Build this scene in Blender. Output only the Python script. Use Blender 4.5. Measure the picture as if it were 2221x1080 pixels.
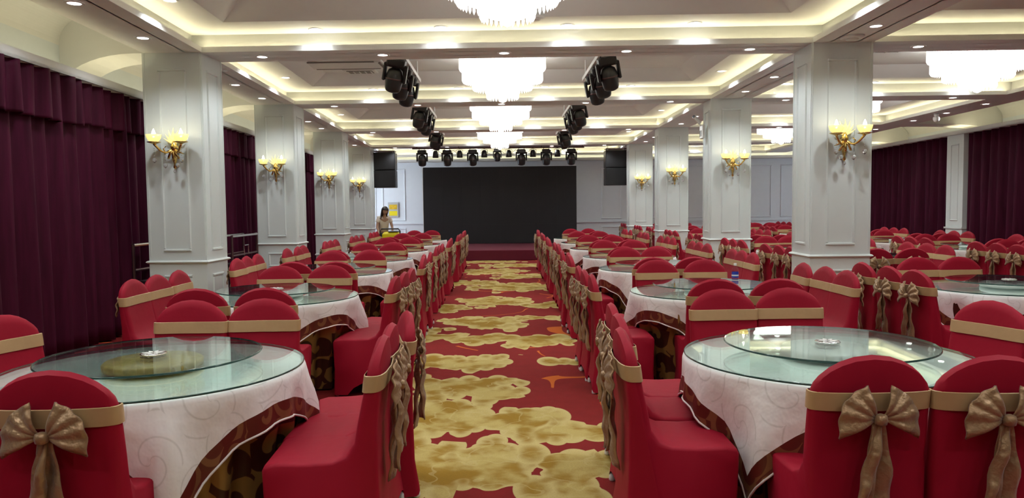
import bpy, bmesh, math, random
from mathutils import Vector, Matrix
random.seed(11)
PI = math.pi
sin, cos = math.sin, math.cos
scene = bpy.context.scene
COL = scene.collection
for o in list(bpy.data.objects):
    bpy.data.objects.remove(o)

# ---------------------------------------------------------------- camera, world, exposure
F_PX, YAW, PITCH, ROLL, CAM_H = 1609.7, 0.01469, 0.0561, -0.0108, 1.55
_f = Vector((sin(YAW)*cos(PITCH), cos(YAW)*cos(PITCH), -sin(PITCH)))
_r0 = Vector((cos(YAW), -sin(YAW), 0)); _u0 = _r0.cross(_f)
_r = cos(ROLL)*_r0 + sin(ROLL)*_u0; _u = -sin(ROLL)*_r0 + cos(ROLL)*_u0
cam_d = bpy.data.cameras.new('camera'); cam = bpy.data.objects.new('camera', cam_d); COL.objects.link(cam)
cam_d.sensor_width = 36; cam_d.lens = F_PX/2221*36; cam_d.clip_start = 0.05
cam.matrix_world = Matrix(((_r.x, _u.x, -_f.x, 0), (_r.y, _u.y, -_f.y, 0), (_r.z, _u.z, -_f.z, CAM_H), (0, 0, 0, 1)))
scene.camera = cam
scene.view_settings.view_transform = 'Standard'
scene.view_settings.look = 'None'
scene.view_settings.gamma = 1
scene.view_settings.use_curve_mapping = False
scene.cycles.max_bounces = 8; scene.cycles.diffuse_bounces = 3; scene.cycles.glossy_bounces = 3; scene.cycles.transparent_max_bounces = 8
scene.cycles.caustics_reflective = False; scene.cycles.caustics_refractive = False
scene.view_settings.exposure = 0.56
w = bpy.data.worlds.new('world'); scene.world = w; w.use_nodes = True
w.node_tree.nodes['Background'].inputs[0].default_value = (0.6, 0.7, 0.9, 1)
w.node_tree.nodes['Background'].inputs[1].default_value = 0.3
E_DOWN, E_COVE, E_CHAND, E_BULB, E_WIN, W_SPOT = 6.0, 9.5, 1.7, 12.0, 6.0, 23.5

# ---------------------------------------------------------------- materials
def new_mat(name):
    m = bpy.data.materials.new(name); m.use_nodes = True
    nt = m.node_tree; b = nt.nodes['Principled BSDF']
    return m, nt, b
def N(nt, t, **kw):
    n = nt.nodes.new(t)
    for k, v in kw.items():
        setattr(n, k, v)
    return n
def math_n(nt, op, a, b=None, c=None):
    n = nt.nodes.new('ShaderNodeMath'); n.operation = op
    for i, x in enumerate((a, b, c)):
        if x is None: continue
        if isinstance(x, (int, float)): n.inputs[i].default_value = x
        else: nt.links.new(x, n.inputs[i])
    return n.outputs[0]
def mix_c(nt, f, a, b):
    n = nt.nodes.new('ShaderNodeMix'); n.data_type = 'RGBA'
    for s, x in ((n.inputs[0], f), (n.inputs[6], a), (n.inputs[7], b)):
        if isinstance(x, (int, float)): s.default_value = x
        elif isinstance(x, tuple): s.default_value = (*x, 1)
        else: nt.links.new(x, s)
    return n.outputs[2]
def ramp01(nt, v, lo, hi):
    n = nt.nodes.new('ShaderNodeMapRange'); n.interpolation_type = 'SMOOTHSTEP'
    nt.links.new(v, n.inputs[0]); n.inputs[1].default_value = lo; n.inputs[2].default_value = hi
    return n.outputs[0]
def noise(nt, vec, scale, detail=3, rough=.5):
    n = nt.nodes.new('ShaderNodeTexNoise'); n.inputs['Scale'].default_value = scale
    n.inputs['Detail'].default_value = detail; n.inputs['Roughness'].default_value = rough
    if vec is not None: nt.links.new(vec, n.inputs['Vector'])
    return n.outputs['Fac']
def coords(nt, kind='Object'):
    return nt.nodes.new('ShaderNodeTexCoord').outputs[kind]
def bump(nt, b, h, dist=.002, strength=.5):
    n = nt.nodes.new('ShaderNodeBump'); n.inputs['Distance'].default_value = dist; n.inputs['Strength'].default_value = strength
    nt.links.new(h, n.inputs['Height']); nt.links.new(n.outputs[0], b.inputs['Normal'])
def plain(name, col, rough=.5, metal=0., var=.06, nscale=6., bumpd=0., bscale=60.):
    """a plain surface with a little procedural variation of tone and relief"""
    m, nt, b = new_mat(name)
    co = coords(nt)
    f = noise(nt, co, nscale)
    c2 = tuple(max(0, x*(1-var*2)) for x in col); c1 = tuple(min(1, x*(1+var)) for x in col)
    nt.links.new(mix_c(nt, f, c2, c1), b.inputs['Base Color'])
    b.inputs['Roughness'].default_value = rough; b.inputs['Metallic'].default_value = metal
    if bumpd: bump(nt, b, noise(nt, co, bscale, 2), bumpd)
    return m
def emis(name, col, strength, base=(.8, .8, .8)):
    m, nt, b = new_mat(name)
    b.inputs['Base Color'].default_value = (*base, 1)
    b.inputs['Emission Color'].default_value = (*col, 1); b.inputs['Emission Strength'].default_value = strength
    return m
def swirl(nt, vec, scale, turns=7., rand=.55):
    """scrollwork: a spiral in each cell of a loose lattice"""
    v = nt.nodes.new('ShaderNodeTexVoronoi'); v.voronoi_dimensions = '2D'
    v.inputs['Scale'].default_value = scale; v.inputs['Randomness'].default_value = rand
    nt.links.new(vec, v.inputs['Vector'])
    sc = nt.nodes.new('ShaderNodeVectorMath'); sc.operation = 'SUBTRACT'
    nt.links.new(vec, sc.inputs[0]); nt.links.new(v.outputs['Position'], sc.inputs[1])
    sp = nt.nodes.new('ShaderNodeSeparateXYZ'); nt.links.new(sc.outputs[0], sp.inputs[0])
    sc2 = nt.nodes.new('ShaderNodeSeparateColor'); nt.links.new(v.outputs['Color'], sc2.inputs[0])
    flip = math_n(nt, 'SUBTRACT', math_n(nt, 'MULTIPLY', math_n(nt, 'GREATER_THAN', sc2.outputs[0], .5), 2.), 1.)
    x = math_n(nt, 'MULTIPLY', sp.outputs[0], flip)
    ang = math_n(nt, 'ARCTAN2', sp.outputs[1], x)
    r = math_n(nt, 'MULTIPLY', v.outputs['Distance'], turns)
    ph = math_n(nt, 'MULTIPLY', sc2.outputs[1], 6.28)
    s = math_n(nt, 'SINE', math_n(nt, 'ADD', math_n(nt, 'ADD', ang, r), ph))
    return s
M = {}
M['plaster'] = plain('ceiling_plaster', (.79, .79, .77), .75, var=.02)
M['column'] = plain('white_painted_panel', (.74, .80, .79), .38, var=.015)
M['wall'] = plain('white_wall_paint', (.72, .77, .81), .5, var=.02)
M['gold'] = plain('gilt_brass', (.84, .62, .22), .22, 1., var=.1, nscale=30)
M['chrome'] = plain('brushed_chrome', (.75, .75, .76), .2, 1.)
M['black'] = plain('black_lamp_housing', (.014, .014, .016), .38, var=.2)
M['blackgrille'] = plain('black_speaker_grille', (.008, .008, .010), .6, var=.3, bumpd=.002, bscale=300)
M['lens'] = plain('lamp_lens', (.10, .10, .13), .08, .3)
M['whiteplastic'] = plain('white_plastic', (.8, .8, .78), .35)
M['darkmetal'] = plain('dark_bronze_metal', (.12, .07, .07), .3, .7)
M['darkpanel'] = plain('dark_panel', (.02, .01, .013), .5)
M['ac_white'] = plain('air_conditioner_white', (.7, .69, .66), .5)
M['ac_dark'] = plain('vent_slot_dark', (.16, .14, .12), .6)
M['stage'] = plain('stage_carpet_red', (.12, .006, .022), .95, bumpd=.002, bscale=400)
M['screen'] = plain('led_screen_black', (.014, .014, .018), .7, var=.1, nscale=2)
M['yellow'] = plain('yellow_plastic', (.85, .72, .01), .4)
M['signgrey'] = plain('notice_board_grey', (.45, .46, .45), .5)
M['signgold'] = plain('notice_gold', (.75, .50, .02), .4, var=.3, nscale=14)
M['woodgold'] = plain('gilt_wood', (.62, .44, .12), .35, 0., var=.35, nscale=28)
M['tablewood'] = plain('plywood_top', (.45, .30, .16), .6, var=.2)
M['trouser'] = plain('dark_trousers', (.02, .02, .03), .8)
M['skin'] = plain('skin', (.42, .25, .17), .5)
M['hair'] = plain('dark_hair', (.015, .010, .008), .45)
M['shirt'] = plain('cream_shirt', (.72, .64, .55), .8)
M['down'] = emis('downlight_glow', (1, .97, .90), E_DOWN)
M['cove'] = emis('cove_led', (1, .89, .55), E_COVE)
M['crystal'] = emis('lit_crystal', (1, .97, .90), E_CHAND)
M['prism'] = emis('lit_crystal_prism', (1, .97, .90), E_CHAND*1.15); M['prism'].cycles.emission_sampling = 'NONE'
M['bulb'] = emis('candle_bulb_glow', (1, .86, .58), E_BULB)
M['daylight'] = emis('window_daylight', (.78, .88, 1), E_WIN)
def mat_crystal_plain():
    m, nt, b = new_mat('clear_crystal')
    b.inputs['Base Color'].default_value = (.92, .93, .95, 1); b.inputs['Roughness'].default_value = .02
    b.inputs['Transmission Weight'].default_value = .8; b.inputs['IOR'].default_value = 1.55
    return m
M['clearcrystal'] = mat_crystal_plain()
def mat_amber():
    m, nt, b = new_mat('amber_glass')
    b.inputs['Base Color'].default_value = (.95, .86, .45, 1); b.inputs['Roughness'].default_value = .15
    b.inputs['Transmission Weight'].default_value = .5
    b.inputs['Emission Color'].default_value = (1, .84, .38, 1); b.inputs['Emission Strength'].default_value = .3
    return m
M['amber'] = mat_amber()
def mat_glass(name, tint):
    """thin sheet of glass: tinted see-through with fresnel reflection"""
    m = bpy.data.materials.new(name); m.use_nodes = True; nt = m.node_tree
    nt.nodes.clear()
    out = N(nt, 'ShaderNodeOutputMaterial'); mx = N(nt, 'ShaderNodeMixShader')
    tr = N(nt, 'ShaderNodeBsdfTransparent'); gl = N(nt, 'ShaderNodeBsdfGlossy'); geo = N(nt, 'ShaderNodeNewGeometry')
    tr.inputs[0].default_value = (*tint, 1); gl.inputs['Roughness'].default_value = .012
    gl.inputs[0].default_value = (.95, 1, .98, 1); dp = N(nt, 'ShaderNodeVectorMath', operation='DOT_PRODUCT'); nt.links.new(geo.outputs['Incoming'], dp.inputs[0]); nt.links.new(geo.outputs['Normal'], dp.inputs[1])
    k = math_n(nt, 'POWER', math_n(nt, 'SUBTRACT', 1., math_n(nt, 'ABSOLUTE', dp.outputs['Value'])), 5.)
    fr = math_n(nt, 'MULTIPLY_ADD', k, .96, .04)
    nt.links.new(fr, mx.inputs[0]); nt.links.new(tr.outputs[0], mx.inputs[1]); nt.links.new(gl.outputs[0], mx.inputs[2])
    nt.links.new(mx.outputs[0], out.inputs[0])
    return m
M['glass'] = mat_glass('table_glass', (.93, .985, .965))
M['glass2'] = mat_glass('turntable_glass', (.92, .98, .96))
M['glassedge'] = plain('glass_edge_green', (.015, .06, .05), .1)
M['bottleglass'] = mat_glass('bottle_plastic', (.97, .98, .99))
M['label'] = plain('blue_label', (.02, .05, .42), .4, var=.2)

def mat_red():
    m, nt, b = new_mat('red_spandex')
    co = coords(nt)
    f = noise(nt, co, 3.)
    nt.links.new(mix_c(nt, f, (.285, .004, .019), (.345, .006, .027)), b.inputs['Base Color'])
    b.inputs['Roughness'].default_value = .6; b.inputs['Specular IOR Level'].default_value = .18
    b.inputs['Sheen Weight'].default_value = .05; b.inputs['Sheen Tint'].default_value = (1, .15, .25, 1); b.inputs['Sheen Roughness'].default_value = .4
    bump(nt, b, noise(nt, co, 14., 2), .006, .35)
    return m
M['red'] = mat_red()
def mat_satin():
    m, nt, b = new_mat('gold_satin')
    co = coords(nt)
    f = noise(nt, co, 9.)
    nt.links.new(mix_c(nt, f, (.25, .15, .072), (.44, .285, .15)), b.inputs['Base Color'])
    b.inputs['Roughness'].default_value = .33; b.inputs['Metallic'].default_value = .35
    b.inputs['Sheen Weight'].default_value = .2
    bump(nt, b, noise(nt, co, 19., 3), .02, .8)
    return m
M['satin'] = mat_satin()
def mat_sash():
    m, nt, b = new_mat('gold_sash')
    co = coords(nt)
    f = noise(nt, co, 8.)
    nt.links.new(mix_c(nt, f, (.46, .31, .15), (.58, .41, .21)), b.inputs['Base Color'])
    b.inputs['Roughness'].default_value = .42; b.inputs['Metallic'].default_value = .1
    bump(nt, b, noise(nt, co, 12., 2), .006, .5)
    return m
M['sash'] = mat_sash()
def mat_cloth():
    m, nt, b = new_mat('white_damask')
    uv = coords(nt, 'UV')
    s = swirl(nt, uv, 3.6, 9.)
    k = ramp01(nt, math_n(nt, 'ABSOLUTE', math_n(nt, 'SUBTRACT', s, .2)), .05, .2)
    nt.links.new(mix_c(nt, k, (.70, .69, .68), (.84, .83, .83)), b.inputs['Base Color'])
    nt.links.new(math_n(nt, 'MULTIPLY_ADD', k, .25, .4), b.inputs['Roughness'])
    b.inputs['Sheen Weight'].default_value = .15
    bump(nt, b, noise(nt, uv, 9., 3), .02, .5)
    return m
M['cloth'] = mat_cloth()
def mat_brocade(name, base, line, scale, thick, turns):
    m, nt, b = new_mat(name)
    uv = coords(nt, 'UV')
    s = swirl(nt, uv, scale, turns)
    k = ramp01(nt, s, thick, thick+.18)
    tone = noise(nt, uv, 4.)
    nt.links.new(mix_c(nt, k, base, mix_c(nt, tone, tuple(x*.55 for x in line), line)), b.inputs['Base Color'])
    b.inputs['Roughness'].default_value = .38
    nt.links.new(math_n(nt, 'MULTIPLY', k, .3), b.inputs['Metallic'])
    bump(nt, b, s, .003, .4)
    return m
M['brocade'] = mat_brocade('brown_gold_brocade', (.050, .014, .007), (.42, .25, .075), 5.2, .05, 7.)
M['border'] = mat_brocade('brown_border_brocade', (.105, .014, .009), (.30, .13, .06), 6.5, .55, 8.)
M['piping'] = plain('white_piping', (.8, .76, .74), .6)
def mat_curtain():
    m, nt, b = new_mat('burgundy_velvet')
    co = coords(nt)
    mp = N(nt, 'ShaderNodeMapping'); mp.inputs['Scale'].default_value = (6, 6, .6); nt.links.new(co, mp.inputs[0])
    f = noise(nt, mp.outputs[0], 3., 4)
    nt.links.new(mix_c(nt, f, (.020, .0015, .007), (.085, .006, .030)), b.inputs['Base Color'])  # upright dark and light streaks put fold shading into the velvet colour
    b.inputs['Roughness'].default_value = .6; b.inputs['Specular IOR Level'].default_value = .12
    b.inputs['Sheen Weight'].default_value = .04; b.inputs['Sheen Tint'].default_value = (.8, .2, .4, 1); b.inputs['Sheen Roughness'].default_value = .35
    return m
M['curtain'] = mat_curtain()
def mat_carpet():
    m, nt, b = new_mat('cloud_carpet')
    co = coords(nt)
    ELL = [(-.30, 4.40, .62, .48), (.42, 4.20, .42, .34), (-.48, 5.55, .58, .42), (.05, 5.35, .42, .34), (.50, 4.95, .30, .20), (-.40, 6.40, .50, .40), (-.02, 6.15, .26, .22), (-.75, 7.4, .5, .30),
           (-.25, 7.45, .46, .34), (.62, 7.25, .2, .12), (.40, 8.6, .46, .40), (-.25, 8.75, .42, .34), (-.78, 9.0, .4, .25), (-.20, 9.95, .60, .50),
           (.38, 10.3, .42, .22), (-.8, 11.4, .30, .35), (.70, 11.6, .34, .36), (-.12, 12.1, .66, .66), (.20, 14.4, .85, .75), (-.55, 15.3, .6, .5),
           (.45, 16.6, .6, .5), (-.3, 18.0, .9, .7), (.4, 19.8, .9, .6), (-.4, 21.2, .9, .4),
           (-3.3, 8.4, .9, .8), (-3.9, 6.2, .7, 1.0), (-2.9, 12.0, 1., .8), (-.2, 2.4, .9, .7), (3.1, 8.6, .6, .7), (3.0, 12.5, .8, .7)]
    g = bpy.data.node_groups.new('cloud_mask', 'ShaderNodeTree')
    g.interface.new_socket('P', in_out='INPUT', socket_type='NodeSocketVector'); g.interface.new_socket('M', in_out='OUTPUT', socket_type='NodeSocketFloat')
    gi = g.nodes.new('NodeGroupInput'); go = g.nodes.new('NodeGroupOutput')
    n1 = N(g, 'ShaderNodeTexNoise'); n1.inputs['Scale'].default_value = 1.3; n1.inputs['Detail'].default_value = 1
    g.links.new(gi.outputs[0], n1.inputs['Vector'])
    sub = N(g, 'ShaderNodeVectorMath', operation='SUBTRACT'); sub.inputs[1].default_value = (.5, .5, .5); g.links.new(n1.outputs['Color'], sub.inputs[0])
    off = N(g, 'ShaderNodeVectorMath', operation='SCALE'); off.inputs[3].default_value = .5; g.links.new(sub.outputs[0], off.inputs[0])
    add = N(g, 'ShaderNodeVectorMath', operation='ADD'); g.links.new(gi.outputs[0], add.inputs[0]); g.links.new(off.outputs[0], add.inputs[1])
    best = None
    for (x, y, a, c) in ELL:
        d = N(g, 'ShaderNodeVectorMath', operation='SUBTRACT'); g.links.new(add.outputs[0], d.inputs[0]); d.inputs[1].default_value = (x, y, 0)
        q = N(g, 'ShaderNodeVectorMath', operation='DIVIDE'); g.links.new(d.outputs[0], q.inputs[0]); q.inputs[1].default_value = (a*1.0, c*1.02, 1e4)
        l = N(g, 'ShaderNodeVectorMath', operation='LENGTH'); g.links.new(q.outputs[0], l.inputs[0])
        best = l.outputs['Value'] if best is None else math_n(g, 'MINIMUM', best, l.outputs['Value'])
    nz = noise(g, gi.outputs[0], 2.6, 2)
    g.links.new(math_n(g, 'ADD', math_n(g, 'SUBTRACT', 1.0, best), math_n(g, 'MULTIPLY', math_n(g, 'SUBTRACT', nz, .50), 2.2)), go.inputs[0])
    def mask(vec):
        n = nt.nodes.new('ShaderNodeGroup'); n.node_tree = g; nt.links.new(vec, n.inputs[0]); return n.outputs[0]
    fld = math_n(nt, 'MULTIPLY', math_n(nt, 'SUBTRACT', mask(co), .16), .4)
    for sc_, rad, of in ((4.8, .100, 0), (5.8, .084, 7.3), (3.8, .125, 3.1)):
        ad = N(nt, 'ShaderNodeVectorMath', operation='MULTIPLY_ADD'); nt.links.new(co, ad.inputs[0]); ad.inputs[1].default_value = (1, .55, 1); ad.inputs[2].default_value = (of, of*1.7, 0)
        v = N(nt, 'ShaderNodeTexVoronoi'); v.voronoi_dimensions = '2D'; v.inputs['Scale'].default_value = sc_; v.inputs['Randomness'].default_value = .8
        nt.links.new(ad.outputs[0], v.inputs['Vector'])
        sb = N(nt, 'ShaderNodeVectorMath', operation='SUBTRACT'); nt.links.new(v.outputs['Position'], sb.inputs[0]); sb.inputs[1].default_value = (of, of*1.7, 0)
        s2 = N(nt, 'ShaderNodeVectorMath', operation='MULTIPLY'); nt.links.new(sb.outputs[0], s2.inputs[0]); s2.inputs[1].default_value = (1, 1/.55, 1); sb = s2
        m_ = math_n(nt, 'GREATER_THAN', mask(sb.outputs[0]), .0)
        L_ = math_n(nt, 'SUBTRACT', rad, math_n(nt, 'DIVIDE', v.outputs['Distance'], sc_))
        L_ = math_n(nt, 'SUBTRACT', L_, math_n(nt, 'MULTIPLY', math_n(nt, 'SUBTRACT', 1., m_), 1.))
        fld = math_n(nt, 'MAXIMUM', fld, L_)
    inside = ramp01(nt, fld, 0., .006)
    deep = ramp01(nt, fld, .012, .10)
    mottle = ramp01(nt, noise(nt, co, 3.2, 3, .55), .38, .60)
    fine = noise(nt, co, 90., 2)
    gold = mix_c(nt, math_n(nt, 'MULTIPLY', deep, mottle), (.60, .49, .20), (.28, .135, .013))
    gold = mix_c(nt, math_n(nt, 'MULTIPLY', deep, .35), gold, (.40, .29, .035))
    red = mix_c(nt, noise(nt, co, 8., 4), (.18, .004, .010), (.26, .007, .016))
    vein = math_n(nt, 'LESS_THAN', math_n(nt, 'ABSOLUTE', math_n(nt, 'SUBTRACT', noise(nt, co, 2.7, 2), .5)), .010)
    gold = mix_c(nt, math_n(nt, 'MULTIPLY', vein, .35), gold, (.62, .52, .24))
    # thin orange ribbon rings on the red ground
    rb = math_n(nt, 'ABSOLUTE', math_n(nt, 'SUBTRACT', noise(nt, co, .75, 1), .5))
    rib = math_n(nt, 'MULTIPLY', math_n(nt, 'LESS_THAN', rb, .006), math_n(nt, 'GREATER_THAN', noise(nt, co, .9, 2), .52))
    red = mix_c(nt, rib, red, (.60, .13, .02))
    c = mix_c(nt, inside, red, gold)
    c = mix_c(nt, math_n(nt, 'MULTIPLY', fine, .35), c, (.12, .06, .02))
    nt.links.new(c, b.inputs['Base Color']); b.inputs['Roughness'].default_value = .95
    b.inputs['Specular IOR Level'].default_value = .15
    bump(nt, b, fine, .004, .6)
    return m
M['carpet'] = mat_carpet()

# ---------------------------------------------------------------- mesh helpers
class MB:
    def __init__(s): s.v = []; s.f = []; s.uv = None
    def add(s, vs, fs):
        n = len(s.v); s.v += [tuple(v) for v in vs]; s.f += [tuple(i+n for i in f) for f in fs]; return s
    def box(s, x0, x1, y0, y1, z0, z1, T=None):
        vs = [(x, y, z) for z in (z0, z1) for y in (y0, y1) for x in (x0, x1)]
        if T: vs = [T(*v) for v in vs]
        return s.add(vs, [(0, 2, 3, 1), (4, 5, 7, 6), (0, 1, 5, 4), (2, 6, 7, 3), (0, 4, 6, 2), (1, 3, 7, 5)])
    def rbox(s, x0, x1, y0, y1, z0, z1, r, T=None):
        """box whose vertical and horizontal edges are chamfered"""
        vs = []; fs = []
        def ring(z, i):
            return [(x0+i+r, y0+i, z), (x1-i-r, y0+i, z), (x1-i, y0+i+r, z), (x1-i, y1-i-r, z), (x1-i-r, y1-i, z), (x0+i+r, y1-i, z), (x0+i, y1-i-r, z), (x0+i, y0+i+r, z)]
        for z, i in ((z0, r), (z0+r, 0), (z1-r, 0), (z1, r)): vs += ring(z, i)
        if T: vs = [T(*v) for v in vs]
        for k in range(3):
            for j in range(8): fs.append((k*8+j, k*8+(j+1) % 8, (k+1)*8+(j+1) % 8, (k+1)*8+j))
        fs.append(tuple(range(7, -1, -1))); fs.append(tuple(range(24, 32)))
        return s.add(vs, fs)
    def lathe(s, prof, n=24, c=(0, 0, 0), cap=True, wob=None):
        vs = []; fs = []
        for (r, z) in prof:
            for i in range(n):
                a = 2*PI*i/n; rr = r*(1+(wob(a, z) if wob else 0)); vs.append((c[0]+rr*cos(a), c[1]+rr*sin(a), c[2]+z))
        for k in range(len(prof)-1):
            for i in range(n): fs.append((k*n+i, k*n+(i+1) % n, (k+1)*n+(i+1) % n, (k+1)*n+i))
        if cap:
            fs.append(tuple(range(n-1, -1, -1))); m = (len(prof)-1)*n; fs.append(tuple(range(m, m+n)))
        return s.add(vs, fs)
    def tube(s, pts, r, n=8, closed=False):
        pts = [Vector(p) for p in pts]; vs = []; fs = []; m = len(pts)
        up = Vector((0, 0, 1))
        for i, p in enumerate(pts):
            if closed: t = pts[(i+1) % m]-pts[i-1]
            else: t = pts[min(i+1, m-1)]-pts[max(i-1, 0)]
            t.normalize(); a = up.cross(t)
            if a.length < .1: a = Vector((1, 0, 0)).cross(t)
            a.normalize(); b = t.cross(a)
            rr = r[i] if isinstance(r, (list, tuple)) else r
            for j in range(n): vs.append(p+rr*(cos(2*PI*j/n)*a+sin(2*PI*j/n)*b))
        for i in range(m if closed else m-1):
            for j in range(n):
                k = (i+1) % m; fs.append((i*n+j, i*n+(j+1) % n, k*n+(j+1) % n, k*n+j))
        if not closed: fs.append(tuple(range(n-1, -1, -1))); fs.append(tuple(range((m-1)*n, m*n)))
        return s.add(vs, fs)
    def sheet(s, fn, nu, nv, th=.004):
        """closed thin sheet; fn(u,v) -> point, thickened along its normal"""
        P = [[Vector(fn(i/nu, j/nv)) for j in range(nv+1)] for i in range(nu+1)]
        vs = []; 
        def nrm(i, j):
            a = P[min(i+1, nu)][j]-P[max(i-1, 0)][j]; b = P[i][min(j+1, nv)]-P[i][max(j-1, 0)]
            n = a.cross(b); return n.normalized() if n.length > 1e-9 else Vector((0, 1, 0))
        for sg in (1, -1):
            for i in range(nu+1):
                for j in range(nv+1): vs.append(P[i][j]+nrm(i, j)*th*.5*sg)
        K = (nu+1)*(nv+1); idx = lambda i, j, k: k*K+i*(nv+1)+j; fs = []
        for i in range(nu):
            for j in range(nv):
                fs.append((idx(i, j, 0), idx(i+1, j, 0), idx(i+1, j+1, 0), idx(i, j+1, 0)))
                fs.append((idx(i, j, 1), idx(i, j+1, 1), idx(i+1, j+1, 1), idx(i+1, j, 1)))
        for i in range(nu):
            fs.append((idx(i, 0, 0), idx(i, 0, 1), idx(i+1, 0, 1), idx(i+1, 0, 0))); fs.append((idx(i, nv, 0), idx(i+1, nv, 0), idx(i+1, nv, 1), idx(i, nv, 1)))
        for j in range(nv):
            fs.append((idx(0, j, 0), idx(0, j+1, 0), idx(0, j+1, 1), idx(0, j, 1))); fs.append((idx(nu, j, 0), idx(nu, j, 1), idx(nu, j+1, 1), idx(nu, j+1, 0)))
        return s.add(vs, fs)
    def mesh(s, name, mat, smooth=False):
        me = bpy.data.meshes.new(name); me.from_pydata(s.v, [], s.f); me.validate(); me.update()
        me.materials.append(M[mat] if isinstance(mat, str) else mat)
        if s.uv:
            ul = me.uv_layers.new(name='UVMap'); 
            for l in me.loops: ul.data[l.index].uv = s.uv[l.vertex_index]
        if smooth: me.polygons.foreach_set('use_smooth', [True]*len(me.polygons))
        return me
    def build(s, name, mat, parent=None, smooth=False):
        return put(s.mesh(name, mat, smooth), name, parent)
def put(me, name, parent=None):
    o = bpy.data.objects.new(name, me); COL.objects.link(o)
    if parent: o.parent = parent
    return o
def empty(name, loc=(0, 0, 0), rz=0.):
    o = bpy.data.objects.new(name, None); COL.objects.link(o); o.location = loc; o.rotation_euler = (0, 0, rz); o.empty_display_size = .1
    return o
def tag(o, label=None, cat=None, group=None, kind=None):
    if label: o['label'] = label
    if cat: o['category'] = cat
    if group: o['group'] = group
    if kind: o['kind'] = kind
    return o
KIDS = {}
def copy_tree(o, parent=None):
    c = o.copy(); COL.objects.link(c)
    if parent: c.parent = parent
    for ch in o.children: copy_tree(ch, c)
    return c
def struct(o): o['kind'] = 'structure'; return o
def smooth_angle(o, deg=40):
    me = o.data
    me.polygons.foreach_set('use_smooth', [True]*len(me.polygons))
    me.set_sharp_from_angle(angle=math.radians(deg))
    return o
ORD = ['first', 'second', 'third', 'fourth', 'fifth', 'sixth', 'seventh', 'eighth', 'ninth', 'tenth', 'eleventh', 'twelfth']

# ---------------------------------------------------------------- the slightly splayed plan of the hall
def WP(X, V, z):
    y = V - .038*X
    xr = 3.752 + .0167*(V-9.6); xl = -3.624 - .0284*(V-9.6)
    return ((xr+xl)/2 + X*(xr-xl)/7.38, y, z)
BEAMS = [-4.8, -.1, 4.42, 9.05, 13.6, 18.46, 23.2]
BW = .62
ZS, ZB, ZC = 3.47, 3.72, 3.90        # beam soffit, tray border, tray centre
V_BACK, V_FRONT = 28.2, -5.0
XI, XO = 3.69, 4.41                   # inner and outer face of the column rows
XR0, XR1 = 8.82, 9.56                 # right hand long beam
# floor
m = MB(); m.add([(-6.5, -5.4, 0), (12.5, -5.4, 0), (12.5, 29, 0), (-6.5, 29, 0), (-6.5, -5.4, -.12), (12.5, -5.4, -.12), (12.5, 29, -.12), (-6.5, 29, -.12)],
                [(0, 1, 2, 3), (7, 6, 5, 4), (0, 4, 5, 1), (1, 5, 6, 2), (2, 6, 7, 3), (3, 7, 4, 0)])
fl = struct(m.build('floor', 'carpet')); tag(fl, 'red carpet woven with gold clouds')
# walls
def wall_box(name, X0, X1, V0, V1, z0, z1, mat='wall', parent=None):
    m = MB(); m.box(X0, X1, V0, V1, z0, z1, WP); return struct(m.build(name, mat, parent))
wl = MB()
wl.box(-5.65, -5.45, V_FRONT, 24.9, 0, 4.1, WP); wl.box(-5.65, -5.45, 24.9, 27.0, 0, .5, WP)
wl.box(-5.65, -5.45, 24.9, 27.0, 2.95, 4.1, WP); wl.box(-5.65, -5.45, 27.0, V_BACK+.2, 0, 4.1, WP)
wall_left = struct(wl.build('wall_left', 'wall'))
wm = MB(); wm.box(-5.59, -5.55, 24.9, 27.0, .5, 2.95, WP); win = struct(wm.build('window_1', 'daylight'))
wf = MB()
for a, b_, c, d in ((24.9, 27.0, .5, .56), (24.9, 27.0, 2.89, 2.95), (24.9, 24.96, .56, 2.89), (26.94, 27.0, .56, 2.89), (25.92, 25.98, .56, 2.89)):
    wf.box(-5.55, -5.48, a, b_, c, d, WP)
wf.build('window_frame', 'whiteplastic', win)
wr = MB()
wr.box(11.6, 11.8, V_FRONT, 24.6, 0, 4.1, WP); wr.box(11.6, 11.8, 24.6, 25.7, 0, .5, WP); wr.box(11.6, 11.8, 24.6, 25.7, 2.95, 4.1, WP); wr.box(11.6, 11.8, 25.7, V_BACK+.2, 0, 4.1, WP)
wall_right = struct(wr.build('wall_right', 'wall'))
wm = MB(); wm.box(11.70, 11.74, 24.6, 25.7, .5, 2.95, WP); win3 = struct(wm.build('added_window', 'daylight'))  # unseen window added to bring cool daylight onto the right back wall
wf = MB()
for a, b_, c, d in ((24.6, 25.7, .5, .56), (24.6, 25.7, 2.89, 2.95), (24.6, 24.66, .56, 2.89), (25.64, 25.7, .56, 2.89), (25.12, 25.18, .56, 2.89)):
    wf.box(11.63, 11.70, a, b_, c, d, WP)
wf.build('window_frame', 'whiteplastic', win3)
wall_back = wall_box('wall_back', -5.65, 11.8, V_BACK, V_BACK+.2, 0, 4.1)
wall_front = wall_box('wall_front', -5.65, 11.8, V_FRONT-.2, V_FRONT, 0, 4.1)
sw = MB(); sw.box(-4.86, -4.78, V_BACK-.012, V_BACK-.002, .4, 2.9, WP); sl = struct(sw.build('lit_gap', 'daylight'))  # glowing strip standing in for a lit gap, not a window
sw = MB(); sw.box(-4.90, -4.86, V_BACK-.03, V_BACK, .36, 2.94, WP); sw.box(-4.78, -4.75, V_BACK-.03, V_BACK, .36, 2.94, WP); sw.build('window_frame', 'whiteplastic', sl)  # edging strips either side of the lit gap
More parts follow.
